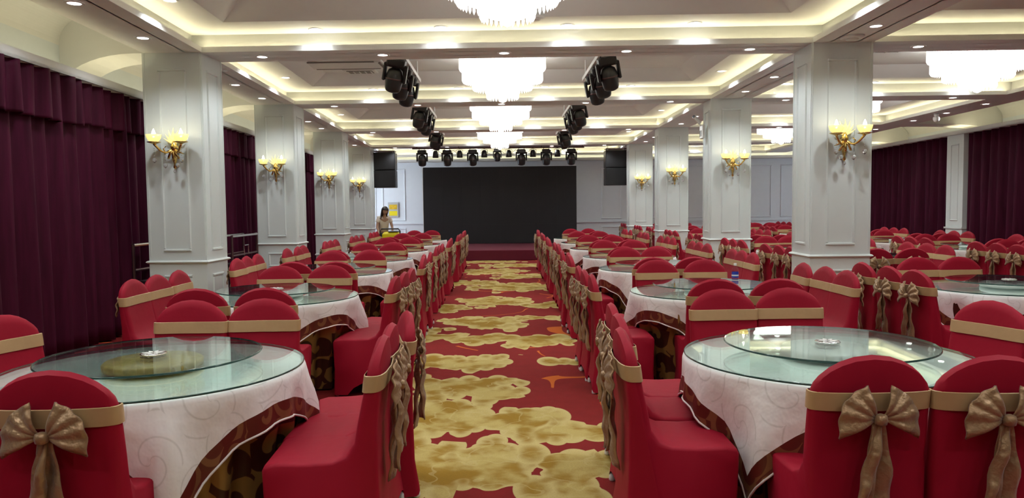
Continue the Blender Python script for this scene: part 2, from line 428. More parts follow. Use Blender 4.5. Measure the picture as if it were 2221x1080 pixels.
def frame_bars(m, u0, u1, z0, z1, w_, d, T):
    """picture-frame moulding in a face: T(u, depth, z)"""
    for (a, b_, c, e) in ((u0, u1, z0, z0+w_), (u0, u1, z1-w_, z1), (u0, u0+w_, z0+w_, z1-w_), (u1-w_, u1, z0+w_, z1-w_)):
        vs = []
        for (dd, ins) in ((0, 0), (d, w_*.28)):
            vs += [(a+ins, dd, c+ins*.9), (b_-ins, dd, c+ins*.9), (b_-ins, dd, e-ins*.9), (a+ins, dd, e-ins*.9)]
        m.add([T(*v) for v in vs], [(4, 5, 6, 7), (0, 1, 5, 4), (1, 2, 6, 5), (2, 3, 7, 6), (3, 0, 4, 7)])
def backT(u, d, z): return WP(u, V_BACK-d, z)
for (a, b_) in ((-4.85, -4.2), (-4.0, -3.2), (3.45, 4.15), (4.9, 5.85), (6.05, 7.0), (7.2, 7.75), (8.2, 9.2), (9.5, 10.6)):
    for (c, e) in ((1.08, 3.05), (.25, .80)):
        m = MB(); frame_bars(m, a, b_, c, e, .045, .03, backT); m.build('panel_moulding', 'wall', wall_back)
m = MB(); m.box(-5.45, 11.6, V_BACK-.045, V_BACK, .95, 1.0, WP); m.build('chair_rail', 'wall', wall_back)
m = MB(); m.box(-5.45, 11.6, V_BACK-.03, V_BACK, 0, .12, WP); struct(m.build('baseboard_back', 'wall'))

# ceiling: slab, beams, trays
m = MB(); m.box(-5.65, 11.8, V_FRONT-.2, V_BACK+.2, 4.1, 4.25, WP)
ceil = struct(m.build('ceiling', 'plaster')); tag(ceil, 'white coffered plaster ceiling')
def beam(X0, X1, V0, V1):
    m = MB(); m.box(X0, X1, V0, V1, ZS, 4.1, WP); return m.build('ceiling_beam', 'plaster', ceil)
ID = .19
for k, vb in enumerate(BEAMS):
    for (a, b_) in ((-XI, XI), (XO, XR0)):
        beam(a-ID*0, b_, vb+ID, vb+BW-ID) 
for (a, b_) in ((-XO, -XI-ID), (XI+ID, XO-ID), (XR0+ID, XR1)):
    beam(a, b_, V_FRONT, V_BACK)
lens_all = []
def rect_ring(X0, X1, V0, V1, o, z):
    return [WP(X0+o, V0+o, z), WP(X1-o, V0+o, z), WP(X1-o, V1-o, z), WP(X0+o, V1-o, z)]
def coffer(X0, X1, V0, V1):
    """ring by ring: soffit margin, lip, light trough, cove wall, tray border, splay, tray centre"""
    prof = [(-ID-.02, ZS), (0, ZS), (0, ZS+.065), (-.022, ZS+.065), (-.022, ZS+.03), (-ID, ZS+.03), (-ID, ZB), (.42, ZB), (.72, ZC)]
    m = MB(); vs = []
    for o, z in prof: vs += rect_ring(X0, X1, V0, V1, o, z)
    fs = []
    for k in range(len(prof)-1):
        for j in range(4): fs.append((k*4+j, (k+1)*4+j, (k+1)*4+(j+1) % 4, k*4+(j+1) % 4))
    n = (len(prof)-1)*4; fs.append((n+3, n+2, n+1, n)); m.add(vs, fs)
    t = m.build('ceiling_tray', 'plaster', ceil)
    s = .105
    for (a, b_, c, e) in ((X0-s, X1+s, V0-s-.012, V0-s+.012), (X0-s, X1+s, V1+s-.012, V1+s+.012), (X0-s-.012, X0-s+.012, V0, V1), (X1+s-.012, X1+s+.012, V0, V1)):
        q = MB(); q.box(a, b_, c, e, ZS+.031, ZS+.045, WP); q.build('led_strip', 'cove', t)
    return t
BAYS = [(BEAMS[i]+BW, BEAMS[i+1]) for i in range(len(BEAMS)-1)] + [(BEAMS[-1]+BW, 27.5)]
for (a, b_) in BAYS:
    coffer(-XI, XI, a, b_); coffer(XO, XR0, a, b_)
beam(-XI, XR0, 27.5+ID, 27.62+ID)
# soffit infill over columns and beam crossings
for (a, b_) in ((-XI-ID, -XI), (XI, XI+ID), (XO-ID, XO), (XR0, XR0+ID)):
    for vb in BEAMS: 
        m = MB(); m.box(a, b_, vb+ID, vb+BW-ID, ZS, 4.1, WP); m.build('ceiling_beam', 'plaster', ceil)
# side vaults outside the outer long beams, pelmet ledges, cove strips
def side_cove(xb, xl, xw, zp, zl, name):
    sg = -1 if xw < xb else 1
    #                                    # lip of the pelmet ledge
    m = MB(); m.box(min(xl, xl+sg*.025), max(xl, xl+sg*.025), V_FRONT, V_BACK, zp, zp+zl, WP)
    m.box(min(xl, xw), max(xl, xw), V_FRONT, V_BACK, zp, zp+.03, WP)
    p = struct(m.build(name, 'plaster'))
    q = MB(); q.box(min(xl+sg*.10, xl+sg*.13), max(xl+sg*.10, xl+sg*.13), V_FRONT, V_BACK, zp+.031, zp+.045, WP); q.build('led_strip', 'cove', p)
    # upper ceiling of the side aisle with a quarter-round into the wall
    prof = [(xb, 3.92)] + [(xw-sg*.34+sg*.34*sin(t*PI/16), 3.58+.34*cos(t*PI/16)) for t in range(0, 9)]
    m = MB(); vs = []; fs = []
    for V in (V_FRONT, V_BACK):
        for (x, z) in prof: vs.append(WP(x, V, z))
        for (x, z) in prof: vs.append(WP(x, V, z+.02) if z > 3.7 else WP(x+sg*.0, V, z+.02))
    k = len(prof)
    for i in range(k-1): fs.append((i, i+1, 2*k+i+1, 2*k+i)); fs.append((k+i+1, k+i, 3*k+i, 3*k+i+1))
    m.add(vs, fs); m.build('vault', 'plaster', p)
    # curved brackets carried from each crossbeam to the pelmet
    for vb in BEAMS:
        pr = [(xb, ZS-.0)]
        for t in range(0, 11):
            a = t*PI/20; pr.append((xb+(xw-xb)*(.12+.88*sin(a)), zp+.03+(ZS-.03-zp)*cos(a)))
        pr += [(xw, 4.1), (xb, 4.1)]
        m = MB(); n = len(pr); vs = [WP(x, V, z) for V in (vb, vb+BW) for (x, z) in pr]
        fs = [tuple(range(n)), tuple(range(2*n-1, n-1, -1))]+[(i, (i+1) % n, n+(i+1) % n, n+i) for i in range(n)]
        m.add(vs, fs); m.build('arched_bracket', 'plaster', p)
    return p
side_cove(-XO, -4.70, -5.45, 3.00, .10, 'trim_1')
side_cove(XR1, 10.66, 11.6, 3.22, .10, 'trim_2')
m = MB(); m.box(-5.45, 11.6, V_BACK-.30, V_BACK-.275, 3.27, 3.38, WP); m.box(-5.45, 11.6, V_BACK-.30, V_BACK, 3.27, 3.30, WP)
p3 = struct(m.build('trim_3', 'plaster'))
m = MB(); m.box(-4.9, 10.9, V_BACK-.16, V_BACK-.14, 3.301, 3.315, WP); m.build('led_strip', 'cove', p3)

# ---------------------------------------------------------------- columns
def build_column(name, w_, d):
    root = empty(name)
    m = MB(); m.box(-w_/2, w_/2, -d/2, d/2, 0, ZS); m.build('shaft', 'column', root)
    faces = {'near': (lambda u, dd, z: (u, -d/2-dd, z), w_), 'left': (lambda u, dd, z: (-w_/2-dd, -u, z), d), 'right': (lambda u, dd, z: (w_/2+dd, u, z), d), 'far': (lambda u, dd, z: (-u, d/2+dd, z), w_)}
    for k, (T, ww) in faces.items():
        i = .185 if ww == w_ else .15
        m = MB(); frame_bars(m, -ww/2+i, ww/2-i, 1.05, 3.28, .032, .018, T); m.build('panel_moulding', 'column', root)
        m = MB(); frame_bars(m, -ww/2+i, ww/2-i, .50, .76, .032, .018, T); m.build('panel_moulding', 'column', root)
        # narrow corner beads
        m = MB(); m.box(-ww/2+.012, -ww/2+.03, 0, .006, 1.0, ZS, T); m.box(ww/2-.03, ww/2-.012, 0, .006, 1.0, ZS, T); m.build('corner_bead', 'column', root)
    m = MB(); e = .032
    prof = [(0, .90), (e*.55, .905), (e, .92), (e*.6, .935), (0, .94)]
    def band(m, prof):
        vs = []; fs = []
        for (o, z) in prof: vs += [(-w_/2-o, -d/2-o, z), (w_/2+o, -d/2-o, z), (w_/2+o, d/2+o, z), (-w_/2-o, d/2+o, z)]
        for k in range(len(prof)-1):
            for j in range(4): fs.append((k*4+j, k*4+(j+1) % 4, (k+1)*4+(j+1) % 4, (k+1)*4+j))
        m.add(vs, fs)
    band(m, prof); m.build('chair_rail', 'column', root)
    m = MB(); band(m, [(0, .40), (.022, .41), (.022, .43), (.004, .445), (0, .45)]); m.build('base_trim', 'column', root)
    m = MB(); band(m, [(.012, 0), (.012, .14), (0, .15)]); m.build('plinth', 'column', root)
    return root
colproto = build_column('column', .72, .62)
col_list = []
ordn = ['nearest', 'second', 'third', 'farthest']
first = True
for i, vb in enumerate(BEAMS[3:7]):
    for side in (-1, 1):
        o = colproto if first else copy_tree(colproto)
        first = False
        o.location = WP(side*(XI+XO)/2, vb+BW/2, 0); o.rotation_euler = (0, 0, -.038)
        tag(o, f'{ordn[i]} white panelled column {"left" if side < 0 else "right"} of the aisle', 'column', 'white square columns', 'structure')
        col_list.append((i, side, o))
# flat pilaster on the right wall
pil = empty('pilaster', WP(10.83, 18.77, 0), -.038); tag(pil, 'white panelled pilaster between the right hand curtains', 'column', None, 'structure')
m = MB(); m.box(-.14, .75, -.36, .36, 0, 3.22); m.build('shaft', 'column', pil)
m = MB(); frame_bars(m, -.17, .17, 1.1, 3.0, .03, .018, lambda u, dd, z: (-.14-dd, -u, z)); m.build('panel_moulding', 'column', pil)
m = MB(); frame_bars(m, -.17, .17, .5, .78, .03, .018, lambda u, dd, z: (-.14-dd, -u, z)); m.build('panel_moulding', 'column', pil)
m = MB(); m.box(-.17, .3, -.39, .39, .90, .94); m.build('chair_rail', 'column', pil)

# ---------------------------------------------------------------- curtains
def curtain(name, X, V0, V1, z0, z1, label, sgn, amp=.055, wl=.27, seed=0, valance=None):
    rnd = random.Random(seed); root = empty(name, WP(X, (V0+V1)/2, 0)); base = Vector(root.location)
    ph = [rnd.uniform(0, 6.28) for _ in range(4)]
    def drape(V0, V1, z0, z1, off, amp, wl, flare):
        n = int((V1-V0)/wl*10); rows = [0, .06, .3, .6, .85, 1]
        m = MB(); vs = []; fs = []
        for k, t in enumerate(rows):
            z = z0+(z1-z0)*t
            for i in range(n+1):
                V = V0+(V1-V0)*i/n
                a = amp*1.5*(1-.45*t*(1-flare))*(sin(2*PI*V/wl+ph[0]+.5*sin(1.7*V+ph[1]))+.45*sin(2*PI*V/wl*.43+ph[2]+t*.8)+.2*sin(2*PI*V/wl*2.1+ph[3]))
                vs.append(Vector(WP(X+sgn*(off+a), V, z))-base)
        for k in range(len(rows)-1):
            for i in range(n): fs.append((k*(n+1)+i, k*(n+1)+i+1, (k+1)*(n+1)+i+1, (k+1)*(n+1)+i))
        m.add(vs, fs); return m
    d = drape(V0, V1, z0, z1, 0, amp, wl, 0).build('drape', 'curtain', root, True)
    so = d.modifiers.new('thickness', 'SOLIDIFY'); so.thickness = .006
    if valance:
        for (a, b_, zz, off) in valance:
            d = drape(a, b_, zz, z1, off, amp*.7, wl*.8, 1).build('valance', 'curtain', root, True)
            so = d.modifiers.new('thickness', 'SOLIDIFY'); so.thickness = .006
    return tag(root, label, 'curtain', 'burgundy velvet curtains')
curtain('curtain', -4.84, .5, 10.4, .02, 3.0, 'burgundy velvet curtain left of the nearest left column, with gathered valance', 1, .045, .30, 1, [(.5, 8.15, 2.50, .10), (8.15, 10.4, 2.54, .05)])
curtain('curtain', -4.84, 10.45, 15.4, .02, 3.0, 'burgundy velvet curtain seen between nearest and second left columns', 1, .045, .30, 2, [(10.45, 15.4, 2.54, .05)])
curtain('curtain', -4.84, 15.45, 20.6, .02, 3.0, 'burgundy velvet curtain seen between second and third left columns', 1, .06, .25, 3, [(15.45, 20.6, 2.54, .06)])
curtain('curtain', -4.84, 20.65, 24.2, .02, 3.0, 'burgundy velvet curtain beyond third left column', 1, .045, .26, 4)
curtain('curtain', 10.80, 11.5, 18.35, .02, 3.22, 'burgundy velvet curtain right of the wall pilaster', -1, .07, .33, 5)
curtain('curtain', 10.80, 19.2, 24.0, .02, 3.22, 'burgundy velvet curtain between pilaster and right hand nearest column', -1, .07, .36, 6)

# ---------------------------------------------------------------- ceiling lights
def mk_downlight():
    root = empty('downlight')
    m = MB(); m.lathe([(.058, .0), (.060, -.006), (.082, -.008), (.088, -.002), (.088, .0)], 20, cap=False); m.build('trim_ring', 'whiteplastic', root, True)
    m = MB(); m.lathe([(.060, -.001), (.060, -.004)], 16); m.build('diffuser', 'down', root)
    ld = bpy.data.lights.new('lamp', 'SPOT'); ld.energy = W_SPOT; ld.spot_size = math.radians(140); ld.spot_blend = .75; ld.shadow_soft_size = .05; ld.color = (.92, .97, 1)
    lo = bpy.data.objects.new('lamp', ld); COL.objects.link(lo); lo.parent = root; lo.location = (0, 0, -.06)
    return root
dl = mk_downlight(); dl_used = False
def downlight(X, V, z, label, group):
    global dl_used
    o = copy_tree(dl) if dl_used else dl
    dl_used = True; o.location = WP(X, V, z-.001); tag(o, label, 'ceiling light', group)
POS5 = ['far left', 'left', 'middle', 'right', 'far right']
POS4 = ['far left', 'inner left', 'inner right', 'far right']
BN = {0: 'rearmost', 1: 'overhead', 2: 'overhead', 3: 'nearest', 4: 'second', 5: 'third', 6: 'farthest'}
for k, vb in enumerate(BEAMS):
    if k < 1: continue
    bn = BN[k] if k > 2 else ('unseen' if k == 1 else 'overhead')
    for j in range(5):
        downlight(-3.04+1.52*j, vb+BW/2, ZS, f'{POS5[j]} downlight under the {bn} crossbeam over the aisle', 'downlights under the crossbeams')
    if k > 2:
        for j in range(3):
            downlight(5.1+1.48*j, vb+BW/2, ZS, f'{["left", "middle", "right"][j]} downlight under the {bn} crossbeam beyond the right columns', 'downlights under the crossbeams')
for k, (a, b_) in enumerate(BAYS):
    if k < 1: continue
    bn = ['', 'rear', 'overhead', 'nearest', 'second', 'third', 'fourth', 'farthest'][k]
    if k < 7:  # last tray's lamps, hidden by the beam, are added to light the back wall
        for j in range(4):
            downlight(-2.28+1.52*j, b_+.0-.02, ZB, f'{POS4[j]} downlight along the far edge of the {bn} central tray', 'downlights in the trays')
        for sd, nm in ((-1, 'left'), (1, 'right')):
            downlight(sd*3.5, b_-1.35, ZB, f'farther {nm}-edge downlight in the {bn} central tray', 'downlights in the trays')
            downlight(sd*3.5, b_-2.9, ZB, f'nearer {nm}-edge downlight in the {bn} central tray', 'downlights in the trays')
        if k > 2:
            for j in range(3):
                downlight(5.0+1.5*j, b_-.02, ZB, f'{["left", "middle", "right"][j]} downlight along the far edge of the {bn} right tray', 'downlights in the trays')
    if k < 6:
        for sd, nm in ((-4.05, 'left'), (4.05, 'right'), (9.19, 'outer right')):
            if nm == 'outer right' and k < 4: continue
            for j, q in enumerate((.8, 2.2, 3.6)):
                downlight(sd, b_-q, ZS, f'{["farthest", "middle", "nearest"][j]} downlight under the {nm} long beam beside the {bn} tray', 'downlights under the long beams')

# chandeliers
def mk_chandelier():
    root = empty('crystal_chandelier')
    m = MB(); m.lathe([(.60, .0), (.66, -.01), (.665, -.03), (.62, -.04)], 48); m.build('canopy', 'chrome', root, True)
    tiers = [(.655, -.02, -.24), (.61, -.20, -.42), (.45, -.38, -.54), (.235, -.50, -.68)]
    for (r, z1, z0) in tiers:
        m = MB(); m.lathe([(r-.035, z1), (r-.03, z0+.05), (r-.06, z0+.03)], 40); t = m.build('lit_drum', 'crystal', root, True)
        n = int(2*PI*r/.052); q = MB()
        for i in range(n):
            a = 2*PI*i/n; cx, cy = r*cos(a), r*sin(a); w_ = .017; h = (z1-z0)
            q.add([(cx, cy, z0-.012)] + [(cx+w_*cos(a+k*PI/2), cy+w_*sin(a+k*PI/2), z0+.02) for k in range(4)] + [(cx+w_*.8*cos(a+k*PI/2), cy+w_*.8*sin(a+k*PI/2), z1) for k in range(4)],
                  [(0, 2, 1), (0, 3, 2), (0, 4, 3), (0, 1, 4), (1, 2, 6, 5), (2, 3, 7, 6), (3, 4, 8, 7), (4, 1, 5, 8), (5, 6, 7, 8)])
        c = q.build('crystal_prisms', 'prism', root); c['kind'] = 'stuff'
        m = MB(); m.lathe([(r+.005, z1+.006), (r+.014, z1-.004), (r+.005, z1-.014)], 40, cap=False); m.build('tier_ring', 'chrome', root, True)
    m = MB(); m.lathe([(.01, -.74), (.05, -.72), (.07, -.69), (.04, -.66)], 16); m.build('finial', 'crystal', root, True)
    return root
ch = mk_chandelier(); used = False
CH = [(0, 6.75, 'large tiered crystal chandelier overhead at the top edge of the photo'), (0, 11.6, 'tiered crystal chandelier in the second central tray'),
      (0, 16.3, 'tiered crystal chandelier in the third central tray'), (0, 21.0, 'tiered crystal chandelier in the fourth central tray, nearest the stage'),
      (0, 2.2, 'tiered crystal chandelier above the viewer'), (6.95, 11.25, 'tiered crystal chandelier at top right beyond the nearest right column'),
      (7.1, 16.1, 'tiered crystal chandelier just peeping out right of nearest right column'), (7.15, 20.4, 'tiered crystal chandelier seen between the two nearest right columns')]
for (x, v, lab) in CH:
    o = copy_tree(ch) if used else ch
    used = True; o.location = WP(x, v, ZC+.005); tag(o, lab, 'chandelier', 'crystal chandeliers')

# air conditioner cassette, vents, detectors
def vent(X, V, w_, d, label, cassette=False):
    root = empty('air_conditioner' if cassette else 'air_vent', WP(X, V, ZC), -.038)
    m = MB(); m.rbox(-w_/2, w_/2, -d/2, d/2, -.035, .0, .01); m.build('frame', 'ac_white', root)
    m = MB(); m.box(-w_/2+.06, w_/2-.06, -d/2+.06, d/2-.06, -.045, -.0351); m.build('intake_grille', 'ac_white' if cassette else 'ac_dark', root)
    if cassette:
        for sx, sy in ((0, 1), (0, -1), (1, 0), (-1, 0)):
            m = MB()
            if sx: m.box(sx*(w_/2-.05)-.02, sx*(w_/2-.05)+.02, -d/2+.12, d/2-.12, -.05, -.0352)
            else: m.box(-w_/2+.12, w_/2-.12, sy*(d/2-.05)-.02, sy*(d/2-.05)+.02, -.05, -.0352)
            m.build('louvre', 'ac_dark', root)
    else:
        for k in range(5):
            m = MB(); x = -w_/2+.08+(w_-.16)*k/4; m.box(x-.008, x+.008, -d/2+.06, d/2-.06, -.055, -.0452); m.build('louvre', 'ac_white', root)
    return tag(root, label, 'air conditioner' if cassette else 'vent')
vent(-2.5, 12.05, 1.3, .65, 'square ceiling air conditioner left of the second chandelier', True)
vent(-2.35, 12.66, .55, .32, 'small ceiling vent behind the air conditioner in the second tray')
vent(-2.1, 16.6, .5, .4, 'small ceiling vent in the third central tray at left')
vent(5.7, 16.4, .6, .4, 'ceiling vent in the third right tray beyond the columns')
vent(5.6, 11.4, .9, .6, 'ceiling vent in the second right tray beside the column')
def disc(name, X, V, z, r, label, cat):
    root = empty(name, WP(X, V, z))
    m = MB(); m.lathe([(r*.85, -.03), (r, -.018), (r, 0)], 24); m.build('housing', 'whiteplastic', root, True)
    m = MB(); m.lathe([(r*.45, -.045), (r*.55, -.031)], 20); m.build('centre', 'ac_white', root, True)
    tag(root, label, cat)
disc('ceiling_speaker', .36, 8.62, ZB, .10, 'round white ceiling speaker between two downlights near the top', 'speaker')
disc('ceiling_detector', 4.02, 8.75, ZS, .13, 'round white detector in front of the nearest right column', 'detector')
# dome camera under the outer right beam
dc = empty('dome_camera', (9.42, 16.0, 3.47)); tag(dc, 'small white camera hanging under the outer right beam', 'camera')
m = MB(); m.lathe([(.05, 0), (.05, -.05), (.03, -.06)], 16); m.build('mount', 'whiteplastic', dc, True)
m = MB(); m.lathe([(.03, -.06), (.065, -.08), (.07, -.12), (.05, -.17), (.01, -.19)], 16); m.build('dome', 'whiteplastic', dc, True)
# camera / small panel antenna bracket on the second right column
cc = empty('wall_camera', (3.78, 13.78, 2.98)); tag(cc, 'white camera on a bracket on the second right column', 'camera')
m = MB(); m.rbox(-.06, 0.0, -.09, .09, -.20, .05, .01); m.build('junction_box', 'whiteplastic', cc)
for sx in (-.03, .05):
    m = MB(); m.box(-.066, -.0601, sx-.012, sx+.012, -.16, -.05); m.build('slot', 'black', cc)
m = MB(); m.tube([(-.05, 0, .03), (-.10, -.02, .08), (-.13, -.05, .13)], .012); m.build('bracket', 'whiteplastic', cc)
m = MB(); m.tube([(-.09, -.03, .09), (-.23, -.16, .19)], .035, 10); m.build('camera_body', 'whiteplastic', cc)
m = MB(); m.tube([(-.2301, -.1601, .1901), (-.237, -.166, .195)], .028, 10); m.build('lens', 'black', cc)

# ---------------------------------------------------------------- wall sconces
def mk_sconce():
    root = empty('wall_sconce')
    m = MB()                                                   # tapering cast stem against the face (facing -y)
    m.lathe([(.006, -.27), (.022, -.25), (.012, -.21), (.030, -.15), (.018, -.10), (.042, -.04), (.050, .0), (.030, .04), (.02, .07)], 10, (0, -.035, 0)); st = m.build('cast_stem', 'gold', root, True)
    m = MB()
    for k in range(7):
        a = (k-3)*.34; L = .20-.018*abs(k-3)
        m.sheet(lambda u, v, a=a, L=L: ((sin(a)*L*u+(v-.5)*.04*sin(PI*min(.98, u+.12)))*1, -.03-.03*sin(u*2.6), .03+cos(a)*L*u), 5, 2, .006)
    m.build('leaf_plume', 'amber', root, True)
    m = MB()
    for k in range(5):
        a = (k-2)*.55; m.sheet(lambda u, v, a=a: (sin(a)*.13*u+(v-.5)*.03, -.05-.03*sin(u*3), -.02-cos(a)*.15*u), 4, 2, .006)
    m.build('cast_leaf', 'gold', root, True)
    for sg in (-1, 1):
        dx, dy = sg*.165, -.165
        m = MB(); pts = []
        for k in range(11):
            t = k/10; pts.append((dx*t, -.04+(dy)*t, -.02-.075*sin(PI*t)+.045*t))
        m.tube(pts, [.016-.005*sin(PI*k/10) for k in range(11)], 7); m.tube([(dx*.45, -.04+dy*.45, -.07), (dx*.55, -.04+dy*.55, -.03), (dx*.42, -.04+dy*.42, -.0)], .008, 6)
        arm = m.build('arm', 'gold', root, True)
        cx, cy = dx, dy-.04
        m = MB(); m.lathe([(.012, .0), (.045, .012), (.075, .022), (.08, .028), (.05, .03)], 16, (cx, cy, .02)); m.build('drip_pan', 'gold', arm, True)
        m = MB(); m.lathe([(.045, .05), (.068, .07), (.082, .10), (.088, .135), (.083, .135), (.076, .10), (.062, .073), (.040, .056)], 24, (cx, cy, 0), cap=False, wob=lambda a, z: .07*cos(8*a)*(z-.04)/.1)
        m.build('glass_cup', 'amber', root, True)
        m = MB(); m.lathe([(.012, .05), (.013, .10)], 8, (cx, cy, 0)); m.build('candle_tube', 'whiteplastic', root)
        m = MB(); m.lathe([(.006, .10), (.020, .118), (.024, .14), (.017, .168), (.006, .195), (.001, .205)], 10, (cx, cy, 0)); m.build('bulb', 'bulb', root, True)
        m = MB()
        for (qx, qy, L) in ((cx, cy, .20), (cx*.45, cy*.6, .26)):
            for b_ in range(5): m.lathe([(.001, -.006), (.006, 0), (.001, .006)], 6, (qx, qy, -.03-(L-.09)*b_/5))
            m.lathe([(.002, -.065), (.022, -.045), (.028, -.025), (.018, -.006), (.002, .0)], 8, (qx, qy, -.03-(L-.09)))
        m.build('crystal_drop', 'clearcrystal', root, True)
    m = MB(); m.lathe([(.002, -.05), (.018, -.03), (.002, 0)], 8, (0, -.05, -.27)); m.build('crystal_drop', 'clearcrystal', root, True)
    return root
sc = mk_sconce(); used = False
for (i, side, o) in col_list:
    c = copy_tree(sc) if used else sc
    used = True
    ang = -.038
    loc = Vector(o.location); fx = .02 if side < 0 else .02
    loc += Vector((cos(ang)*fx, sin(ang)*fx, 0)) + Vector((sin(ang)*1, -cos(ang)*1, 0))*(.31)
    c.location = (loc.x, loc.y, 2.33); c.rotation_euler = (0, 0, ang)
    tag(c, f'gold two-armed crystal wall lamp on the {ordn[i]} {"left" if side < 0 else "right"} column', 'wall lamp', 'gold wall lamps on the columns')

# ---------------------------------------------------------------- stage, screen, speakers, stage lights
m = MB(); m.rbox(-3.6, 3.6, 21.7, 26.4, .0, .30, .012, lambda x, y, z: (x, y-.038*x, z)); st = m.build('stage', 'stage'); tag(st, 'low red carpeted stage platform in front of the black screen', 'stage')
sr = empty('led_screen', (0, 25.9, .30), -.03); tag(sr, 'large black screen at the back of the stage', 'screen')
m = MB(); m.rbox(-2.68, 2.64, -.08, .10, 0, 2.66, .01); m.build('frame', 'black', sr)
for i in range(8):
    for j in range(4):
        m = MB(); x0 = -2.66+5.28*i/8; m.box(x0+.002, x0+.658, -.095, -.0801, .012+.658*j, .012+.658*(j+1)-.003); m.build('screen_panel', 'screen', sr)
m = MB(); m.box(-2.70, -2.681, -.09, .1, 0, 2.67); m.build('edge_strip', 'whiteplastic', sr)
for sx in (-2.2, 0, 2.2):
    m = MB(); m.tube([(sx, .1, 1.6), (sx, .9, .0)], .03); m.build('brace', 'darkmetal', sr)
def speaker(x, y, label):
    root = empty('line_array_speaker', (x, y, 0)); tag(root, label, 'speaker', 'hanging loudspeakers')
    for k in range(2):
        z0 = 2.22+.565*k
        m = MB(); m.rbox(-.35, .35, -.25, .25, z0, z0+.555, .015); cab = m.build('cabinet', 'black', root)
        m = MB(); m.box(-.31, .31, -.262, -.2501, z0+.03, z0+.525); m.build('grille', 'blackgrille', cab)
        for sx in (-1, 1):
            m = MB(); m.box(sx*.352-.006, sx*.352+.006, -.06, .06, z0+.2, z0+.36); m.build('handle', 'darkmetal', cab)
    m = MB(); m.box(-.33, .33, -.2, -.16, 3.37, 3.40); m.box(-.33, .33, .16, .2, 3.37, 3.40); m.box(-.33, -.29, -.2, .2, 3.37, 3.40); m.box(.29, .33, -.2, .2, 3.37, 3.40); m.build('rigging_frame', 'darkmetal', root)
    for sx in (-.25, .25):
        m = MB(); m.tube([(sx, 0, 3.36), (sx, 0, 3.9)], .01, 6); m.build('rigging_rod', 'chrome', root)
speaker(-3.70, 24.1, 'black hanging loudspeaker pair beside the farthest left column')
speaker(3.72, 24.0, 'black hanging loudspeaker pair beside the farthest right column')
def mk_moving_head(big=True):
    root = empty('moving_head_light')
    m = MB(); m.rbox(-.13, .13, -.11, .11, -.14, -.02, .02); m.build('base', 'black', root)
    for sx in (-1, 1):
        m = MB(); m.rbox(sx*.15-.022, sx*.15+.022, -.05, .05, -.36, -.10, .012); m.build('yoke_arm', 'black', root)
    m = MB(); m.rbox(-.17, .17, -.06, .06, -.155, -.10, .012); m.build('yoke', 'black', root)
    m = MB(); m.lathe([(.055, .16), (.10, .13), (.122, .06), (.125, -.04), (.115, -.13), (.10, -.17), (.085, -.175)], 18, (0, 0, -.32)); hd = m.build('lamp_head', 'black', root, True)
    m = MB(); m.lathe([(.082, -.5), (.05, -.512), (.005, -.516)], 18, (0, 0, 0)); m.build('lens', 'lens', hd, True)
    m = MB(); m.lathe([(.128, -.30), (.132, -.31), (.128, -.32)], 18, cap=False); m.build('band', 'darkmetal', hd, True)
    for sx in (-.08, .08):
        m = MB(); m.tube([(sx, 0, -.02), (sx, -.02, .0), (sx, 0, .03)], .012, 6); m.build('clamp', 'darkmetal', root)
    return root
def mk_par():
    root = empty('par_light')
    m = MB(); m.lathe([(.04, .02), (.075, -.02), (.09, -.10), (.095, -.20), (.088, -.205), (.07, -.19)], 14, (0, 0, -.06)); m.build('can', 'black', root, True)
    m = MB(); m.lathe([(.085, -.262), (.03, -.268)], 14); m.build('lens', 'lens', root, True)
    m = MB(); m.tube([(-.10, 0, -.16), (-.10, 0, -.03), (0, 0, .0), (.10, 0, -.03), (.10, 0, -.16)], .008, 6); m.build('bracket', 'black', root)
    return root
mh = mk_moving_head(); mused = False
def head(x, y, z, label, tilt=(0, 0), s=1., group='moving head lights'):
    global mused
    o = copy_tree(mh) if mused else mh
    mused = True; o.location = (x, y, z); o.rotation_euler = (tilt[0], tilt[1], 0); o.scale = (s, s, s); tag(o, label, 'stage light', group)
YB = 23.45
m = MB(); m.tube([(-2.75, YB, 3.42), (2.65, YB, 3.42)], .025, 8)
bar = m.build('lighting_bar', 'darkmetal'); tag(bar, 'long dark lighting bar above the stage carrying the row of stage lights', 'lighting bar')
for k in range(5):
    m = MB(); x = -2.6+1.3*k; m.tube([(x, YB, 3.42), (x, YB, 3.48)], .012, 6); m.build('hanger', 'darkmetal', bar)
def bx(px): return (px-1086)/1609.7*YB
OR6 = ['first', 'second', 'third', 'fourth', 'fifth', 'sixth']
for i, px in enumerate((918, 972, 1027, 1132, 1186, 1240)):
    head(bx(px), YB, 3.39, f'{OR6[i]} large black moving head light from left over the stage', (.12, 0), 1.04, 'stage lights over the stage')
head(bx(1080), YB, 3.40, 'narrow black stage light in the middle of the row over stage', (0, 0), .80, 'stage lights over the stage')
pr = mk_par(); pused = False
for i, px in enumerate((947, 999, 1052, 1105, 1157, 1210)):
    o = copy_tree(pr) if pused else pr
    pused = True; o.location = (bx(px), YB, 3.39); tag(o, f'{OR6[i]} small black can light from left over the stage', 'stage light', 'stage lights over the stage')
m = MB()
for k in range(10):
    x0 = -2.45+.49*k; m.tube([(x0+.49*t/5, YB+.04, 3.36-.14*sin(PI*t/5)) for t in range(6)], .006, 5)
cb = m.build('power_cable', 'black'); tag(cb, 'thin black cable looping between the stage lights', 'cable')
